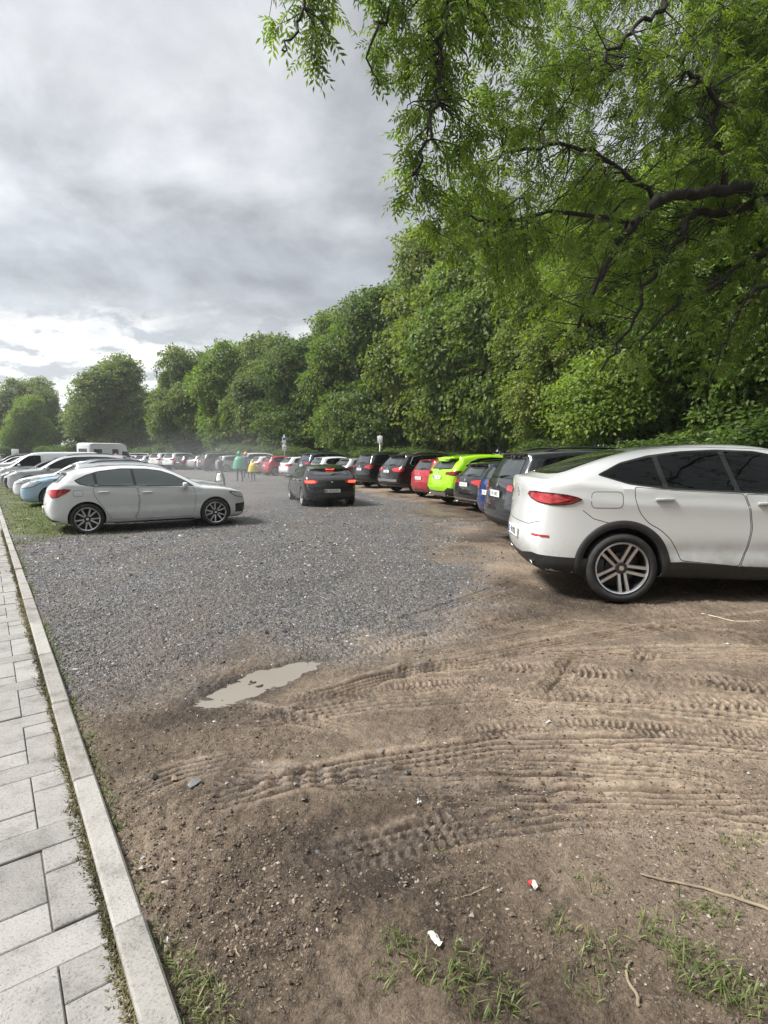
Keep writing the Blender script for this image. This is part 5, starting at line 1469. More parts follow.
# far row
def px_at(px, depth): return ((px-384)/FPX*depth, depth)
fr = [(153, 58, 'suv', white, 62, 'white suv at the left of the far row by the trees'), (167, 57, 'suv', white2, 60, 'white suv with dark glass second in the far row'), (178, 56, 'compact', charcoal, 58, 'charcoal hatchback in the far row'), (189, 55.5, 'estate', silver, 56, 'silver estate in the middle of the far row'),
      (199, 55, 'compact', white2, 55, 'white compact in the middle of the far row'), (209, 54.5, 'large_suv', grey, 52, 'tall grey suv in the far row'), (221, 53.5, 'estate', sky_blue, 48, 'pale blue estate in the far row behind the mist'),
      (137, 60, 'estate', white2, 66, 'white estate left of the far row of suvs'), (124, 62, 'compact', grey, 68, 'grey compact at the far left of the far row'), (111, 64, 'suv', silver, 205, 'silver suv beside the camper van'), (98, 60, 'estate', white2, 205, 'white estate in front of the camper van'), (60, 66, 'compact', white2, 205, 'white compact left of the camper van'), (40, 72, 'suv', silver, 205, 'silver suv far behind the left row'), (24, 78, 'compact', white2, 205, 'white compact far behind the left row'), (8, 82, 'estate', charcoal, 205, 'charcoal estate at the far left edge')]
for px, dp, kd_, pm, hd, lb in fr:
    car(kd_, pm, rear=px_at(px, dp) if hd < 100 else None, nose=px_at(px, dp) if hd > 100 else None, head=hd, label=lb, group=FG)
car('camper', white2, rear=px_at(84, 56), head=68, label='white camper van standing tall behind the left row of cars', name='camper_van', cat='camper van')
# ------------------------------------------------------------------ people
def cloth(name, col, rough=.8):
    return simple(name, col, rough, noise=.15)
M['skin'] = simple('skin', (.50, .31, .22), .55)
M['hair'] = simple('hair', (.04, .028, .02), .7)
def skin_body(name, joints, edges, mats, assign):
    """one continuous figure grown from a joint skeleton; joints: name -> (x, y, z, radius)"""
    names = list(joints); idx = {n: i for i, n in enumerate(names)}
    me = bpy.data.meshes.new(name); me.from_pydata([joints[n][:3] for n in names], [(idx[a], idx[b]) for a, b in edges], [])
    o = bpy.data.objects.new(name, me); COL.objects.link(o)
    md = o.modifiers.new('skin', 'SKIN'); md.use_smooth_shade = True
    for i, n in enumerate(names):
        sv = me.skin_vertices[0].data[i]; rr = joints[n][3]; sv.radius = rr if hasattr(rr, '__len__') else (rr, rr); sv.use_root = (n == 'pelvis')
    sb = o.modifiers.new('sub', 'SUBSURF'); sb.levels = 2; sb.render_levels = 2
    dg = bpy.context.evaluated_depsgraph_get(); dg.update()
    m2 = bpy.data.meshes.new_from_object(o.evaluated_get(dg)); bpy.data.objects.remove(o)
    m2.materials.clear()
    for m in mats: m2.materials.append(m)
    for p in m2.polygons: p.material_index = assign(p.center); p.use_smooth = True
    return m2
def figure(label, loc, rz, h=1.72, top=(.1, .1, .1), legs=(.03, .03, .035), cape=None, hood=None, stride=.16, bag=None, lean=0., hair=True, group=None):
    s = h/1.75
    J = dict(pelvis=(0, 0, .95, (.15, .12)), waist=(.02+lean*.3, 0, 1.12, (.135, .11)), chest=(.04+lean*.7, 0, 1.32, (.165, .12)), neck0=(.03+lean, 0, 1.47, .07), neck=(.05+lean*1.1, 0, 1.53, .052), head0=(.07+lean*1.2, 0, 1.60, .075), head=(.08+lean*1.25, 0, 1.68, .088), crown=(.07+lean*1.25, 0, 1.745, .060))
    E = [('pelvis', 'waist'), ('waist', 'chest'), ('chest', 'neck0'), ('neck0', 'neck'), ('neck', 'head0'), ('head0', 'head'), ('head', 'crown')]
    for sd, nm in ((1, 'l'), (-1, 'r')):
        st = stride*sd
        J['hip'+nm] = (0, .095*sd, .90, .095); J['knee'+nm] = (st*.75+.04, .10*sd, .50, .062); J['calf'+nm] = (st*.9, .10*sd, .34, .056); J['ank'+nm] = (st*1.1-.03, .10*sd, .09, .042); J['heel'+nm] = (st*1.1-.05, .10*sd, .045, .040); J['toe'+nm] = (st*1.1+.15, .115*sd, .035, .034)
        E += [('pelvis', 'hip'+nm), ('hip'+nm, 'knee'+nm), ('knee'+nm, 'calf'+nm), ('calf'+nm, 'ank'+nm), ('ank'+nm, 'heel'+nm), ('ank'+nm, 'toe'+nm)]
        J['sho'+nm] = (.02+lean, .185*sd, 1.41, .062); J['elb'+nm] = (-.02-st*.5+lean*.8, .245*sd, 1.14, .046); J['wri'+nm] = (.08-st*.7+lean*.6, .25*sd, .90, .030); J['hand'+nm] = (.10-st*.7+lean*.6, .25*sd, .83, (.022, .038))
        E += [('chest', 'sho'+nm), ('sho'+nm, 'elb'+nm), ('elb'+nm, 'wri'+nm), ('wri'+nm, 'hand'+nm)]
        for fi, (fx, fl) in enumerate(((.030, .075), (.010, .085), (-.010, .08), (-.030, .062))):
            b = J['hand'+nm]; J['fa%d' % fi+nm] = (b[0]+fx, b[1]-.004*sd, b[2]-.035, .0095); J['fb%d' % fi+nm] = (b[0]+fx*1.1+.006, b[1]-.012*sd, b[2]-.035-fl*.8, .008)
            E += [('hand'+nm, 'fa%d' % fi+nm), ('fa%d' % fi+nm, 'fb%d' % fi+nm)]
        b = J['hand'+nm]; J['th'+nm] = (b[0]+.045, b[1]-.006*sd, b[2]-.01, .010); J['tt'+nm] = (b[0]+.062, b[1]-.012*sd, b[2]-.05, .009)
        E += [('hand'+nm, 'th'+nm), ('th'+nm, 'tt'+nm)]
    J['nose'] = (.175+lean*1.25, 0, 1.645, .013); E.append(('head', 'nose'))
    J = {k: (v[0]*s, v[1]*s, v[2]*s, tuple(q*s for q in v[3]) if hasattr(v[3], '__len__') else v[3]*s) for k, v in J.items()}
    mats = [cloth('trousers', legs), cloth('jacket', top), M['skin'], cloth('shoes', (.02, .02, .022)), M['hair']]
    def asg(c):
        z = c.z/s
        if z < .10: return 3
        if z > 1.51: return 4 if hair and (z > 1.70 or c.x/s < .05+lean*1.2) else 2
        if abs(c.y/s) > .2 and z < .92: return 2
        return 0 if z < .98 else 1
    me = skin_body('body', J, E, mats, asg)
    root = empty('person', loc, rz); tag(root, label, 'person', group); obj('body', me, root)
    hx, hz = J['head'][0], J['head'][2]
    mb = MB()                                              # eyes and mouth
    for sd in (1, -1): mb.box((hx+.080*s, .032*s*sd, hz-.005*s), (.012*s, .022*s, .012*s), 0)
    mb.box((hx+.082*s, 0, hz-.085*s), (.01*s, .045*s, .010*s), 1)
    obj('face', mb.mesh('face', [M['hair'], cloth('lips', (.35, .12, .10))]), root)
    rr = np.random.default_rng(int(h*100))
    if cape:
        prof = [(.10, 1.50), (.17, 1.47), (.245, 1.38), (.30, 1.22), (.34, 1.0), (.37, .80), (.375, .74), (.355, .745)]
        V = []; n = 40
        for (q, z) in prof:
            for j in range(n):
                a = 2*math.pi*j/n; f = 1+.06*math.sin(a*7+z*3)*(1.5-z)+.03*math.sin(a*13)
                V.append((q*.82*f*math.cos(a)*s+lean*s*max(0, (z-.9)), q*f*math.sin(a)*s*1.08, (z+.015*math.sin(a*5)*(z < .9))*s))
        F = [(i*n+j, i*n+(j+1) % n, (i+1)*n+(j+1) % n, (i+1)*n+j) for i in range(len(prof)-1) for j in range(n)]
        obj('rain_cape', mesh_from('rain_cape', V, [tuple(reversed(f)) for f in F], [cloth('cape', cape, .45)]), root)
    if hood:
        bm = bmesh.new(); bmesh.ops.create_uvsphere(bm, u_segments=24, v_segments=16, radius=1)
        for v in bm.verts:
            v.co = Vector((v.co.x*.125*s-.012*s, v.co.y*.118*s, v.co.z*.15*s))
        bmesh.ops.delete(bm, geom=[f for f in bm.faces if f.calc_center_median().x > .062*s and abs(f.calc_center_median().z) < .10*s], context='FACES')
        me = bpy.data.meshes.new('hood'); bm.to_mesh(me); bm.free(); me.materials.append(cloth('hood_cloth', hood, .45))
        for p in me.polygons: p.use_smooth = True
        obj('hood', me, root, (hx, 0, hz-.02*s))
    return root
GP = 'people walking between the cars'
p = at(240, 481.6); figure('person in a green rain cape with dark trousers walking away', (p.x, p.y, p.z), R_(118), 1.76, (.05, .3, .2), (.05, .055, .09), (.06, .30, .18), (.06, .30, .18), group=GP)
p = at(253.3, 481.0); figure('child in a yellow raincoat walking beside the person in the green cape', (p.x, p.y, p.z), R_(112), 1.28, (.6, .5, .03), (.06, .08, .14), (.62, .52, .03), (.62, .52, .03), .10, group=GP)
p = at(246.5, 478.5); figure('person with an orange hood walking in front of the green caped person', (p.x, p.y, p.z), R_(115), 1.74, (.10, .16, .26), (.08, .10, .16), None, (.70, .30, .04), group=GP)
pw = at(220, 488.); pr = figure('person in dark clothes walking with a white bag near the bonnet of the white hatchback', (pw.x, pw.y, pw.z), R_(-25), 1.58, (.06, .06, .065), (.035, .035, .04), None, None, .24, lean=.06, group=GP)
# white carrier bag held at the walker's side
bm = bmesh.new(); bmesh.ops.create_cube(bm, size=1); bmesh.ops.subdivide_edges(bm, edges=bm.edges[:], cuts=4, use_grid_fill=True)
for v in bm.verts:
    q = v.co.copy(); k = 1-.35*(q.z+.5); v.co = Vector((q.x*.30*k, q.y*.14*k*(1.3-abs(q.x)), q.z*.38))+Vector((r.normal(), r.normal(), r.normal()))*.008
me = bpy.data.meshes.new('bag'); bm.to_mesh(me); bm.free(); me.materials.append(simple('white_bag', (.74, .74, .72), .5))
for q in me.polygons: q.use_smooth = True
hb = Matrix.Rotation(R_(-25), 4, 'Z') @ Vector((.19, -.24, .52))
bg = empty('carrier_bag', (pw.x+hb.x, pw.y+hb.y, pw.z+hb.z-.18), R_(-25)); tag(bg, 'white carrier bag hanging from the hand of the walker in dark clothes', 'bag')
obj('bag', me, bg, (0, 0, .19)); mb = MB(); mb.tube([(-.07, 0, .36), (-.05, 0, .45), (0, 0, .48), (.05, 0, .45), (.07, 0, .36)], .008, 6); obj('bag_handle', mb.mesh('bag_handle', [M['paper']], True), bg)
p = at(118, 478.); p = at(118, 462, depth=27.); figure('person in a yellow jacket with red cap standing between cars of the left row', (p.x, p.y, gz(p.x, p.y)), R_(200), 1.62, (.55, .48, .10), (.03, .03, .04), None, (.45, .05, .04), .05, group=GP)

# ------------------------------------------------------------------ signs
M['steel'] = simple('galvanised_steel', (.42, .43, .44), .45, .6, noise=.15)
M['sign_white'] = simple('sign_white', (.78, .78, .78), .4); M['sign_blue'] = simple('sign_blue', (.02, .16, .50), .4); M['sign_back'] = simple('sign_back', (.5, .51, .52), .4, .4)
def sign(px, depth, hgt, panels, label, rz=0.):
    x, y = px_at(px, depth); z = gz(x, y)
    o = empty('sign_post', (x, y, z), rz); tag(o, label, 'sign')
    mb = MB(); mb.tube([(0, 0, -.3), (0, 0, hgt)], .035, 12); mb.tube([(0, 0, hgt), (0, 0, hgt+.012)], [.038, .03], 12); obj('pole', mb.mesh('pole', [M['steel']], True), o)
    for (zc, w, h, mt, art) in panels:
        pb = rounded_box('sign_panel', (w, .012, h), [M[mt]], .005, 2); sp_ = obj('sign_panel', pb, o, (0, -.045, zc))
        a = MB()
        for (ax, az, aw, ah) in art: a.box((ax, -.0085, az), (aw, .004, ah), 0)
        if art: obj('symbol', a.mesh('symbol', [M['sign_white'] if mt == 'sign_blue' else M['sign_blue']]), sp_)
        cl = MB(); cl.box((0, -.02, zc-h*.3), (.10, .04, .03)); cl.box((0, -.02, zc+h*.3), (.10, .04, .03)); obj('bracket', cl.mesh('bracket', [M['steel']]), o)
    return o
sign(285, 46., 3.2, [(2.75, .32, .50, 'sign_white', [(0, .12, .26, .22)]), (2.15, .32, .50, 'sign_white', [(0, .0, .24, .04), (0, -.14, .24, .04)])], 'tall signpost with two white and blue panels by the far trees', R_(12))
sign(380, 33., 2.75, [(2.5, .30, .42, 'sign_white', [])], 'signpost with one small white panel behind the black suvs')
sign(17.5, 66., 2.15, [(1.72, .9, .9, 'sign_back', [])], 'low signpost with a pale square panel behind the left row of cars')

# ------------------------------------------------------------------ trees
LM = {}
LM['maple'] = leaf_material('maple_leaf', (0.079, 0.128, 0.022), (0.165, 0.238, 0.039), (0.293, 0.342, 0.073), .47)
LM['oak'] = leaf_material('oak_leaf', (0.061, 0.104, 0.024), (0.128, 0.189, 0.041), (0.22, 0.262, 0.067), .47)
LM['autumn'] = leaf_material('yellowing_leaf', (0.085, 0.122, 0.027), (0.189, 0.232, 0.051), (0.305, 0.317, 0.085), .47)
LM['deep'] = leaf_material('deep_green_leaf', (0.043, 0.079, 0.022), (0.091, 0.14, 0.037), (0.159, 0.207, 0.055), .47)
LM['far'] = leaf_material('far_leaf', (0.073, 0.104, 0.039), (0.14, 0.183, 0.067), (0.22, 0.25, 0.098), .47)
LM['ash'] = leaf_material('ash_leaf', (.065, .105, .02), (.16, .225, .042), (.30, .35, .085), .55, rough=.42)
K = {}
K['near_a'] = TreeKind('broadleaf_tree', 3, 4.7, 1.4, 14.5, 2300, 52, .165, LM['maple'], .24, lobes=22, spray_r=.95, flat=.13)
K['near_b'] = TreeKind('broadleaf_tree', 8, 4.7, 1.1, 15., 2300, 50, .165, LM['oak'], .26, lobes=24, spray_r=.9, flat=.15)
K['mid'] = TreeKind('broadleaf_tree', 14, 5.6, 1.0, 15., 2300, 34, .25, LM['oak'], .3, lobes=26, spray_r=.85)
K['far'] = TreeKind('broadleaf_tree', 21, 6.4, 1.2, 16.2, 2300, 30, .34, LM['far'], .4, lobes=26, spray_r=1.05)
K['bush'] = TreeKind('bush', 31, 2.0, .1, 3.2, 560, 36, .12, LM['deep'], .07, lobes=12, spray_r=.5)
TG = 'trees of the wood edge'; BG = 'bushes under the trees'
def pt(x, y): return (x, y, gz(x, y)-.05)
TREES = [ # kind, x, y, scale(xy,z), leaf, label
    ('near_a', 12.6, 10.8, (1., 1.), 'maple', 'nearest leafy tree at the right edge behind the white coupe suv'),
    ('near_b', 11.2, 16.4, (.95, .95), 'oak', 'dark leafy tree right of centre behind the dark grey suv'),
    ('near_a', 9.9, 21.4, (.92, .88), 'maple', 'light green tree with layered sprays behind the lime green suv'),
    ('near_b', 8.9, 26.5, (.92, .93), 'autumn', 'tree with yellowish leaves behind the red hatchback'),
    ('mid', 7.2, 32.5, (.98, 1.14), 'oak', 'tall tree whose crown edge meets the sky left of the overhanging branches'),
    ('mid', 4.6, 38.5, (.98, 1.15), 'autumn', 'yellow green tree behind the two black suvs'),
    ('mid', 1.0, 44.5, (1., 1.08), 'deep', 'dark green tree behind the post with one white panel'),
    ('mid', -2.9, 50.5, (.95, 1.0), 'oak', 'rounded tree behind the moving black hatchback'),
    ('mid', -7.2, 56.0, (1.0, .95), 'deep', 'dark tree right of the tall signpost with two panels'),
    ('far', -12.2, 62.5, (.82, .90), 'far', 'broad tree directly behind the walkers in rain capes'),
    ('far', -18.0, 67.5, (.85, .92), 'maple', 'lighter green tree behind the far row of parked cars'),
    ('far', -25.0, 73.0, (.84, .92), 'far', 'tree at the left end of the long wood edge, beside a gap of sky'),
    ('far', -40.5, 84.5, (1.02, .97), 'far', 'large round solitary looking tree behind the camper van'),
    ('far', -69.5, 108.5, (1.05, .99), 'far', 'broad hazy tree at the far left edge'),
    ('far', -62.0, 97.0, (.62, .70), 'maple', 'smaller pale green tree in front of the hazy tree at the far left'),
    ('far', -78.0, 104.0, (1., .92), 'far', 'hazy tree leaving the frame at the far left'),
    ('far', -55.0, 108.0, (.95, .86), 'deep', 'hazy dark tree between the round tree and the far left trees'),
    ('far', -33.0, 96.0, (.9, .62), 'deep', 'low dark tree behind the gap right of the round tree'),
]
for kd_, x, y, sc, lf, lb in TREES:
    K[kd_].plant(pt(x, y), random.uniform(0, 6.28), (sc[0], sc[0], sc[1]), lb, 'tree', TG, LM[lf])
for i, (x, y, sc, lb) in enumerate([(-9., -12., .9, 'left of'), (2.5, -13.5, .95, 'beyond'), (13., -9., .95, 'right of')]):
    K['mid'].plant(pt(x, y), i*2., sc, 'tree out of view at the back, '+lb+' the footpath corner', 'tree', 'trees behind the viewer', LM['oak'])
SECOND = [('mid', 17.5, 13., 1.05), ('mid', 16.0, 21., 1.0), ('mid', 14.6, 28., 1.0), ('mid', 12.6, 36., 1.), ('mid', 9.0, 45., 1.), ('mid', 4., 53., 1.), ('mid', -2, 61., 1.), ('far', -9, 70., .85), ('far', -16, 78., .85)]
for i, (kd_, x, y, sc) in enumerate(SECOND):
    K[kd_].plant(pt(x-.6, y-.6), random.uniform(0, 6.28), (sc*1.15, sc*1.15, sc*1.02), 'dark tree standing deeper in the wood behind the front row of trees', 'tree', 'trees deeper in the wood', LM['deep'])
BUSH = [(7.6, 7.2, .9, 'behind the bonnet of the white coupe suv'), (8.2, 9.6, 1.05, 'behind the roof of the white coupe suv'), (8.9, 11.6, 1.1, 'right behind the dark grey suv'), (8.6, 13.8, 1.0, 'behind the blue hatchback'), (8.3, 16.2, .95, 'behind the black estate'), (7.9, 18.6, .95, 'behind the lime green suv roof'),
        (7.4, 21.2, .95, 'behind the red hatchback'), (7.0, 24., .95, 'behind the large black suv'), (6.2, 27.2, .95, 'behind the tail of the large black suv'), (5.2, 30.2, .95, 'behind the black suv'), (4., 33., .9, 'right of the post with one white panel'), (2.4, 36., .95, 'left of the post with one white panel'), (.6, 38.8, 1., 'behind the silver estate'), (-1.4, 41.6, 1., 'behind the moving black hatchback'), (-3.6, 44.4, .9, 'right of the tall signpost'), (-6., 47.6, .9, 'at the foot of the tall signpost'), (-8.6, 50.4, 1., 'behind the red car'), (-11.2, 53.2, 1., 'behind the white suv of the right row'),
        (-14., 57., 1.1, 'behind the green caped person'), (-17., 60.5, 1.05, 'behind the pale blue estate'), (-20.5, 63.5, 1.0, 'behind the tall grey suv'), (-24., 66., 1., 'behind the silver estate of the far row'), (-28., 70., 1.1, 'behind the left of the far row'), (-33, 75., 1.2, 'below the gap of sky'), (-38.5, 92., 2.2, 'right of the large round tree under the gap of sky'), (-39, 79., 1.2, 'under the large round tree'), (-47, 84., 1.3, 'left of the large round tree'), (-55, 90., 1.4, 'far left behind the left row'), (-64, 94., 1.4, 'at the far left edge')]
for i, (x, y, sc, lb) in enumerate(BUSH):
    K['bush'].plant(pt(x+.8, y+.4), random.uniform(0, 6.28), (sc*1.15, sc*1.15, sc*random.uniform(.40, .78)), 'dense green bush '+lb, 'bush', BG, LM['deep'])
# flowering elder at the right edge
el = K['bush'].plant(pt(8.3, 8.3), 1.2, (1.15, 1.15, 1.75), 'tall flowering bush with white blossom at the right edge above the white coupe suv', 'bush', BG, LM['oak'])
rb = np.random.default_rng(77); V = []; Q = []
n = 34; a = rb.uniform(2.4, 5.2, n); zz = rb.uniform(.9, 2.9, n); rr_ = 1.75*np.sqrt(np.clip(1-((zz-1.6)/1.9)**2, .1, 1))
for i in range(n):
    c = np.array([rr_[i]*math.cos(a[i]), rr_[i]*math.sin(a[i]), zz[i]])
    for q in range(36):
        d = rb.normal(size=3); d[2] *= .3; p_ = c+d*.034; s_ = .011; t = rb.normal(size=3)*.4; b0 = len(V)
        V += [p_+np.array([-s_, 0, t[0]*s_]), p_+np.array([0, -s_, t[1]*s_]), p_+np.array([s_, 0, -t[0]*s_]), p_+np.array([0, s_, -t[1]*s_])]; Q.append((b0, b0+1, b0+2, b0+3))
bl = obj('blossom', quad_mesh('blossom', np.array(V), np.array(Q), [simple('blossom', (.70, .68, .55), .7)]), el); bl['kind'] = 'stuff'
el.rotation_euler.z = 0.

# ---- the ash whose branches hang over the lot
def ash():
    rr = np.random.default_rng(99)
    root = empty('ash_tree', (8.9, 8.6, gz(8.9, 8.6)-.05)); tag(root, 'large ash tree with long dark limbs and feathery leaves overhanging from the right', 'tree')
    B = Vector(root.location)
    W = lambda px, py, d: at(px, py, depth=d)-B
    mb = MB()
    tp = [Vector((0, 0, -.2)), Vector((-.05, 0, 1.5)), Vector((-.12, -.02, 3.2)), Vector((-.22, -.05, 4.6)), Vector((-.2, -.1, 6.4)), Vector((-.3, -.2, 8.6)), Vector((-.2, .1, 11.))]
    cv = catmull([tuple(p) for p in tp], 5); mb.tube([tuple(p) for p in cv], [.34*(1-.62*i/len(cv)) for i in range(len(cv))], 12)
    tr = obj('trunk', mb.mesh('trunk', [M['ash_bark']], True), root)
    V3 = lambda x, y, z: Vector((x, y, z))-B
    LIMBS = [
        ([tp[3], W(840, 178, 8.3), W(768, 184, 8.1), W(712, 192, 7.9), W(660, 200, 7.6), W(634, 224, 7.4), W(613, 252, 7.2), W(592, 290, 7.0), W(578, 328, 6.9)], .125),
        ([W(790, 186, 8.2), W(735, 212, 8.3), W(695, 215, 8.2), W(676, 244, 8.0), W(650, 282, 7.8), W(625, 335, 7.6), W(600, 372, 7.5)], .075),
        ([W(725, 190, 7.95), W(712, 96, 7.8), W(690, 76, 7.7), W(672, 58, 7.6), W(640, 56, 7.5), W(604, 74, 7.3)], .045),
        ([tp[3], W(800, 250, 8.3), W(752, 258, 8.2), W(715, 284, 8.0), W(680, 302, 7.8), W(640, 340, 7.6), W(612, 352, 7.5)], .06),
        ([tp[2], W(820, 270, 8.2), W(768, 285, 8.0), W(742, 306, 7.8), W(725, 340, 7.7), W(708, 385, 7.6)], .05),
        ([tp[5], W(860, -120, 8.2), W(760, -150, 7.6), W(640, -110, 6.8), W(540, -60, 6.2), W(470, -20, 5.8), W(440, 40, 5.6), W(436, 100, 5.5), W(424, 148, 5.45), W(412, 176, 5.4)], .06),
        ([W(640, -110, 6.8), W(668, -10, 7.0), W(640, 24, 6.9), W(612, 52, 6.8), W(585, 80, 6.7), W(540, 130, 6.5)], .04),
        ([W(540, -60, 6.2), W(450, -90, 5.6), W(380, -70, 5.2), W(320, -30, 5.0), W(300, 20, 4.95), W(282, 50, 4.9)], .045),
        ([W(470, -20, 5.8), W(400, 0, 5.4), W(370, 50, 5.3), W(380, 85, 5.25)], .025),
        ([W(634, 224, 7.4), W(560, 210, 7.), W(500, 222, 6.9), W(450, 215, 6.8), W(432, 225, 6.7)], .035),
        ([W(660, 200, 7.6), W(590, 150, 7.4), W(520, 150, 7.2), W(470, 175, 7.), W(440, 190, 6.9)], .035),
        ([tp[4], W(820, 60, 8.6), W(740, 20, 8.8), W(690, -20, 9.), W(640, -40, 9.)], .07),
        ([tp[5], W(900, -160, 9.), W(800, -80, 9.4), W(740, -20, 9.6)], .07),
        ([tp[4], V3(7.4, 6., 7.6), V3(5.4, 3.6, 8.2), V3(3.4, 1.6, 8.0), V3(2., .2, 7.6)], .10),  # unseen overhead limbs, added to carry the shading crown
        ([tp[4], V3(8.4, 5.6, 7.8), V3(7.4, 2.6, 8.6), V3(6.2, -.2, 8.4), V3(5.4, -2., 7.8)], .10),
        ([tp[5], V3(9.8, 5.6, 9.6), V3(9.8, 2.6, 10.), V3(9.2, .2, 9.4)], .09),
        ([tp[5], V3(6.8, 5.4, 10.4), V3(4.4, 3., 10.6), V3(1.8, 2.2, 10.)], .09),
        ([tp[6], V3(10.6, 9.6, 12.), V3(12.2, 10.2, 12.4)], .07),
    ]
    nodes = []
    for pl, r0 in LIMBS:
        cv = catmull([tuple(p) for p in pl], 7); cv[1:-1] += rr.normal(0, .022, cv[1:-1].shape)
        m = len(cv); lm = MB(); rads = [max(.008, r0*(1-.86*(i/(m-1))**.8)) for i in range(m)]
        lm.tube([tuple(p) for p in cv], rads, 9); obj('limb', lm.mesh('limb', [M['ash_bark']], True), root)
        nodes += [(Vector(p), rads[i]) for i, p in enumerate(cv)]
    NP = np.array([tuple(n[0]) for n in nodes])
    # twig ends: filled through the volume the branches reach
    poly = [(262, -40), (266, 26), (300, 60), (340, 62), (352, 40), (385, 95), (400, 150), (392, 185), (412, 192), (425, 230), (470, 262), (500, 300), (560, 340), (620, 372), (700, 392), (790, 400), (790, -40)]
    def inside(x, y):
        c = False
        for i in range(len(poly)):
            (x1, y1), (x2, y2) = poly[i-1], poly[i]
            if (y1 > y) != (y2 > y) and x < (x2-x1)*(y-y1)/(y2-y1)+x1: c = not c
        return c
    ends = []
    while len(ends) < 1400:
        px, py = rr.uniform(255, 800), rr.uniform(-60, 400)
        if not inside(px, py): continue
        lo = 4.9+max(0, (px-300))/470*1.8; d = rr.uniform(lo, lo+.8+3.6*sstep(380, 620, px))
        if px > 540 and rr.uniform() < .78: d = rr.uniform(7.9, 10.6)
        dens = (.9-.68*sstep(250, 350, py))*(.22+.78*sstep(360, 600, px))
        gap = math.exp(-(((px-600)/50)**2+((py-130)/55)**2))*.7+math.exp(-(((px-640)/45)**2+((py-25)/40)**2))*.75+math.exp(-(((px-500)/35)**2+((py-180)/35)**2))*.6+math.exp(-(((px-450)/30)**2+((py-30)/40)**2))*.3
        if rr.uniform() > dens*(1-gap)*(.5+.9*vnoise(np.array(px/60.), np.array(py/60.), 5)): continue
        ends.append(tuple(at(px, py, depth=d)-B))
    # unseen part of the crown, added to darken car glass and ground below
    hi = NP[np.array([n[0].z > 5.2 for n in nodes])]
    while len(ends) < 1400+420:
        q = hi[rr.integers(len(hi))]+rr.normal(0, .85, 3); w = Vector(q)+B
        if (w.z-1.58) < 1.02*max(w.y, .1)*(1. if abs(w.x) < .75*w.y+1.5 else .6) or w.z < 5.2: continue
        ends.append(tuple(q))
    ends = np.array(ends); tw = MB(); LP, LD, LNn = [], [], []
    up = np.array([0, 0, 1.])
    for e in ends:
        dd = np.linalg.norm(NP-e, axis=1)+np.maximum(0, e[2]-NP[:, 2])*.2; j = int(np.argmin(dd)); a = NP[j]
        if dd[j] > 3.0:
            j = int(np.argmin(dd))
        v = e-a; ln = np.linalg.norm(v)
        if ln > 1.5: a = e-v/ln*1.5*rr.uniform(.5, 1); ln = np.linalg.norm(e-a); v = e-a
        side = rr.normal(0, .16, 3)*ln
        mid = a+v*.5+side+up*.10*ln; tip = e-up*.08
        c = catmull([a, mid, tip], 4); r0 = min(.010, nodes[j][1]*.5)
        tw.tube([tuple(p) for p in c], [max(.0022, r0*(1-.8*i/(len(c)-1))) for i in range(len(c))], 5, 0, False)
        nl = int(rr.integers(8, 14))
        for q in range(nl):
            t = rr.uniform(.42, 1.)*(len(c)-1.001); i = int(t); f = t-i; p = c[i]*(1-f)+c[i+1]*f
            td = nrmz(c[min(i+1, len(c)-1)]-c[max(i-1, 0)])
            d = nrmz(td*.6+rr.normal(0, .7, 3)-up*.45)
            LP.append(p); LD.append(d); LNn.append(nrmz(up+rr.normal(0, .5, 3)))
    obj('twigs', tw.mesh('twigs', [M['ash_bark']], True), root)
    LP, LD, LNn = np.array(LP), np.array(LD), np.array(LNn); n = len(LP)
    Wd = nrmz(np.cross(LD, LNn)); U = np.cross(Wd, LD)
    rl = rr.uniform(.15, .24, n); A, D2, N2, LL, TT = [], [], [], [], []
    lt = np.clip(rr.normal(.5, .17, n), 0, 1)
    for k in range(5):
        t = .28+.17*k; pos = LP+LD*(rl*t)[:, None]-np.array([0, 0, 1.])*(.10*rl*t*t)[:, None]
        for sd in (1, -1):
            if k == 4 and sd < 0: continue
            dv = LD*(.62 if k < 4 else 1.)+Wd*sd*(.85 if k < 4 else 0)-up*.22
            A.append(pos); D2.append(dv+rr.normal(0, .12, dv.shape)); N2.append(U+rr.normal(0, .25, U.shape)); LL.append(rl*rr.uniform(.28, .40, n)); TT.append(np.clip(lt+rr.normal(0, .08, n), 0, 1))
    V, Q, T = leaf_quads(np.concatenate(A), np.concatenate(D2), np.concatenate(N2), np.concatenate(LL), np.concatenate(LL)*.31, np.concatenate(TT))
    obj('crown', quad_mesh('crown', V, Q, [LM['ash']], False, dict(tint=T)), root)
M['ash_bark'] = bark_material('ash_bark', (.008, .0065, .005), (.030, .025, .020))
ash()

# ------------------------------------------------------------------ air, sky, light, camera
def volume_mat(name, col, dens, aniso=.3, cloud=False):
    m, nt, out = new_mat(name)
    v = nt.nodes.new('ShaderNodeVolumePrincipled'); v.inputs['Color'].default_value = (*col, 1); v.inputs['Density'].default_value = dens; v.inputs['Anisotropy'].default_value = aniso
    L(nt, v.outputs[0], out.inputs['Volume']); return m
mb = MB(); mb.box((-20, 55, 9), (330, 190, 23))
hz = obj('haze', mb.mesh('haze', [volume_mat('haze', (.88, .91, .94), .0006)])); tag(hz, kind='stuff')
m, nt, out = new_mat('mist')
v = nt.nodes.new('ShaderNodeVolumePrincipled'); v.inputs['Color'].default_value = (.9, .92, .94, 1); v.inputs['Anisotropy'].default_value = .2
tc = N(nt, 'ShaderNodeTexCoord'); ln_ = nt.nodes.new('ShaderNodeVectorMath'); ln_.operation = 'LENGTH'; L(nt, tc.outputs['Object'], ln_.inputs[0])
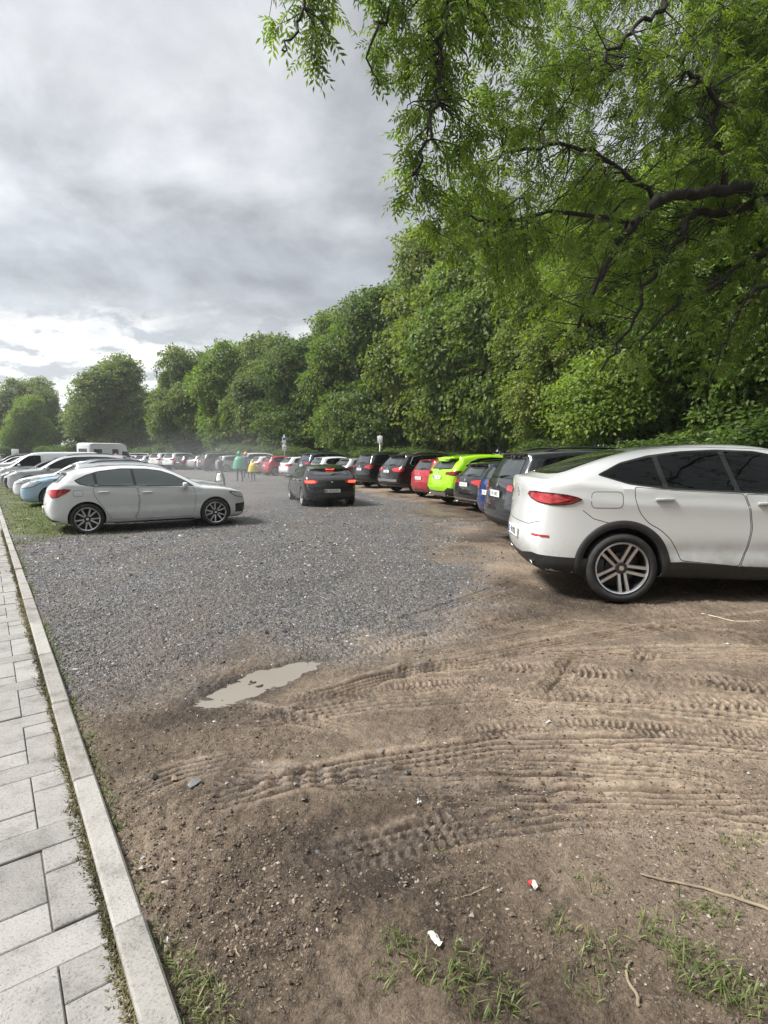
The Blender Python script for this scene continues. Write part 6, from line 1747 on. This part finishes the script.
nz = N(nt, 'ShaderNodeTexNoise', Scale=1.6, Detail=3.); L(nt, tc.outputs['Object'], nz.inputs['Vector'])
fo = N(nt, 'ShaderNodeMapRange'); fo.inputs[1].default_value = 1.; fo.inputs[2].default_value = .1; L(nt, ln_.outputs['Value'], fo.inputs[0])
L(nt, math_(nt, 'MULTIPLY', math_(nt, 'MULTIPLY', fo.outputs[0], math_(nt, 'MAXIMUM', math_(nt, 'SUBTRACT', nz.outputs[0], .30), 0.)), .24), v.inputs['Density']); L(nt, v.outputs[0], out.inputs['Volume'])
bm = bmesh.new(); bmesh.ops.create_icosphere(bm, subdivisions=3, radius=1.)
me = bpy.data.meshes.new('mist'); bm.to_mesh(me); bm.free(); me.materials.append(m)
mi = obj('mist', me, None, (-5.3, 16.5, .7)); mi.scale = (3.9, 5.5, 1.9); tag(mi, 'thin pale mist drifting over the bonnet of the white hatchback', 'mist', kind='stuff')
S.cycles.volume_step_rate = 3.; S.cycles.volume_max_steps = 48

SUN_EL, SUN_AZ = 50., -100.                                    # azimuth from straight ahead, negative = left
w = bpy.data.worlds.new('World'); S.world = w; w.use_nodes = True
nt = w.node_tree; nt.nodes.clear()
wo = nt.nodes.new('ShaderNodeOutputWorld'); bgn = nt.nodes.new('ShaderNodeBackground'); bgn.inputs[1].default_value = .10; L(nt, bgn.outputs[0], wo.inputs[0])
sky = nt.nodes.new('ShaderNodeTexSky'); sky.sky_type = 'NISHITA'; sky.sun_disc = False; sky.sun_elevation = R_(SUN_EL); sky.sun_rotation = R_(SUN_AZ); sky.air_density = 1.2; sky.dust_density = 2.
tc = nt.nodes.new('ShaderNodeTexCoord'); sp = nt.nodes.new('ShaderNodeSeparateXYZ'); L(nt, tc.outputs['Generated'], sp.inputs[0])
den = math_(nt, 'ADD', math_(nt, 'MAXIMUM', sp.outputs[2], 0.), .30)
cb = nt.nodes.new('ShaderNodeCombineXYZ'); L(nt, math_(nt, 'DIVIDE', sp.outputs[0], den), cb.inputs[0]); L(nt, math_(nt, 'DIVIDE', sp.outputs[1], den), cb.inputs[1])
def cn(scale, det, rough, dist, off):
    mp = nt.nodes.new('ShaderNodeMapping'); mp.inputs['Location'].default_value = off; L(nt, cb.outputs[0], mp.inputs[0])
    n = nt.nodes.new('ShaderNodeTexNoise'); n.inputs['Scale'].default_value = scale; n.inputs['Detail'].default_value = det; n.inputs['Roughness'].default_value = rough; n.inputs['Distortion'].default_value = dist
    L(nt, mp.outputs[0], n.inputs['Vector']); return n.outputs[0]
o3 = (7.4, 2.2, 0)
big = cn(.85, 4., .5, .2, (3.1, 1.2, 0)); small = cn(2.1, 9., .56, .25, o3); small2 = cn(2.1, 9., .56, .25, (o3[0]+.10, o3[1]-.06, 0)); fine = cn(5.2, 10., .6, .2, (1., 9., 3.)); fine2 = cn(5.2, 10., .6, .2, (1.05, 8.95, 3.))
relief = math_(nt, 'SUBTRACT', small, small2); relief2 = math_(nt, 'SUBTRACT', fine, fine2)
# cloud layers by height above the horizon, their edges broken up by the noise
zz = math_(nt, 'ADD', sp.outputs[2], math_(nt, 'ADD', math_(nt, 'MULTIPLY', math_(nt, 'SUBTRACT', small, .5), .34), math_(nt, 'MULTIPLY', math_(nt, 'SUBTRACT', big, .5), .38)))
deck = ramp(nt, [(.20, (3.0, 3.12, 3.28)), (.31, (2.7, 2.82, 2.98)), (.42, (3.4, 3.5, 3.62)), (.52, (4.0, 4.06, 4.15)), (.64, (3.45, 3.53, 3.64)), (.85, (3.4, 3.5, 3.6))]); L(nt, zz, deck.inputs[0])
rl = math_(nt, 'ADD', math_(nt, 'MULTIPLY', relief, 1.5), math_(nt, 'ADD', math_(nt, 'MULTIPLY', relief2, .35), 1.))
dk = nt.nodes.new('ShaderNodeVectorMath'); dk.operation = 'SCALE'; L(nt, deck.outputs[0], dk.inputs[0]); L(nt, rl, dk.inputs['Scale'])
lo = N(nt, 'ShaderNodeMapRange'); lo.inputs[1].default_value = .225; lo.inputs[2].default_value = .165
L(nt, math_(nt, 'ADD', sp.outputs[2], math_(nt, 'ADD', math_(nt, 'MULTIPLY', math_(nt, 'SUBTRACT', small, .5), .30), math_(nt, 'MULTIPLY', math_(nt, 'SUBTRACT', fine, .5), .12))), lo.inputs[0])
hor = ramp(nt, [(.34, (3.1, 3.25, 3.45)), (.44, (4.6, 4.68, 4.75)), (.52, (5.8, 5.8, 5.8)), (.62, (6.3, 6.25, 6.15))]); L(nt, math_(nt, 'ADD', math_(nt, 'MULTIPLY', relief2, 1.2), math_(nt, 'ADD', math_(nt, 'MULTIPLY', fine, .6), math_(nt, 'MULTIPLY', small, .4))), hor.inputs[0])
c = mixc(nt, lo.outputs[0], dk.outputs[0], hor.outputs[0])
# glow of the hidden sun on the left
vm = nt.nodes.new('ShaderNodeVectorMath'); vm.operation = 'DOT_PRODUCT'; L(nt, tc.outputs['Generated'], vm.inputs[0])
gd = Vector((-.66, .70, .30)).normalized(); vm.inputs[1].default_value = gd
gl = ramp(nt, [(.80, 1.), (.95, 1.22), (1., 1.4)]); L(nt, vm.outputs['Value'], gl.inputs[0])
c = mixc(nt, 1., c, gl.outputs[0], 'MULTIPLY')
zen = N(nt, 'ShaderNodeMapRange'); zen.inputs[1].default_value = .62; zen.inputs[2].default_value = 1.; zen.inputs[3].default_value = 1.; zen.inputs[4].default_value = 2.6; L(nt, sp.outputs[2], zen.inputs[0])
c = mixc(nt, 1., c, zen.outputs[0], 'MULTIPLY')
dm = nt.nodes.new('ShaderNodeVectorMath'); dm.operation = 'SCALE'; L(nt, c, dm.inputs[0]); dm.inputs['Scale'].default_value = .97
c = mixc(nt, .90, sky.outputs[0], dm.outputs[0])
L(nt, c, bgn.inputs[0])

sl = bpy.data.lights.new('sun', 'SUN'); sl.energy = 4.5; sl.angle = R_(16); sl.color = (1., .97, .93)
so = obj('sun', sl); d = Vector((math.sin(R_(SUN_AZ))*math.cos(R_(SUN_EL)), math.cos(R_(SUN_AZ))*math.cos(R_(SUN_EL)), math.sin(R_(SUN_EL))))
so.rotation_euler = d.to_track_quat('Z', 'Y').to_euler()

cam = bpy.data.cameras.new('camera'); co = obj('camera', cam); S.camera = co
co.location = (0, 0, CAMH); co.rotation_euler = (math.pi/2-PITCH, 0, 0)
cam.sensor_fit = 'VERTICAL'; cam.sensor_height = 32.; cam.lens = 32.*FPX/1024; cam.clip_end = 2000.; cam.clip_start = .05
S.render.engine = 'CYCLES'; S.cycles.use_denoising = True; S.cycles.denoising_input_passes = 'RGB_ALBEDO_NORMAL'; S.cycles.denoising_prefilter = 'NONE'
S.cycles.max_bounces = 8; S.cycles.diffuse_bounces = 4; S.cycles.glossy_bounces = 3; S.cycles.transmission_bounces = 4; S.cycles.volume_bounces = 0; S.cycles.transparent_max_bounces = 6
S.cycles.caustics_reflective = False; S.cycles.caustics_refractive = False
S.view_settings.view_transform = 'Standard'; S.view_settings.look = 'None'; S.view_settings.gamma = 1.; S.view_settings.exposure = .82
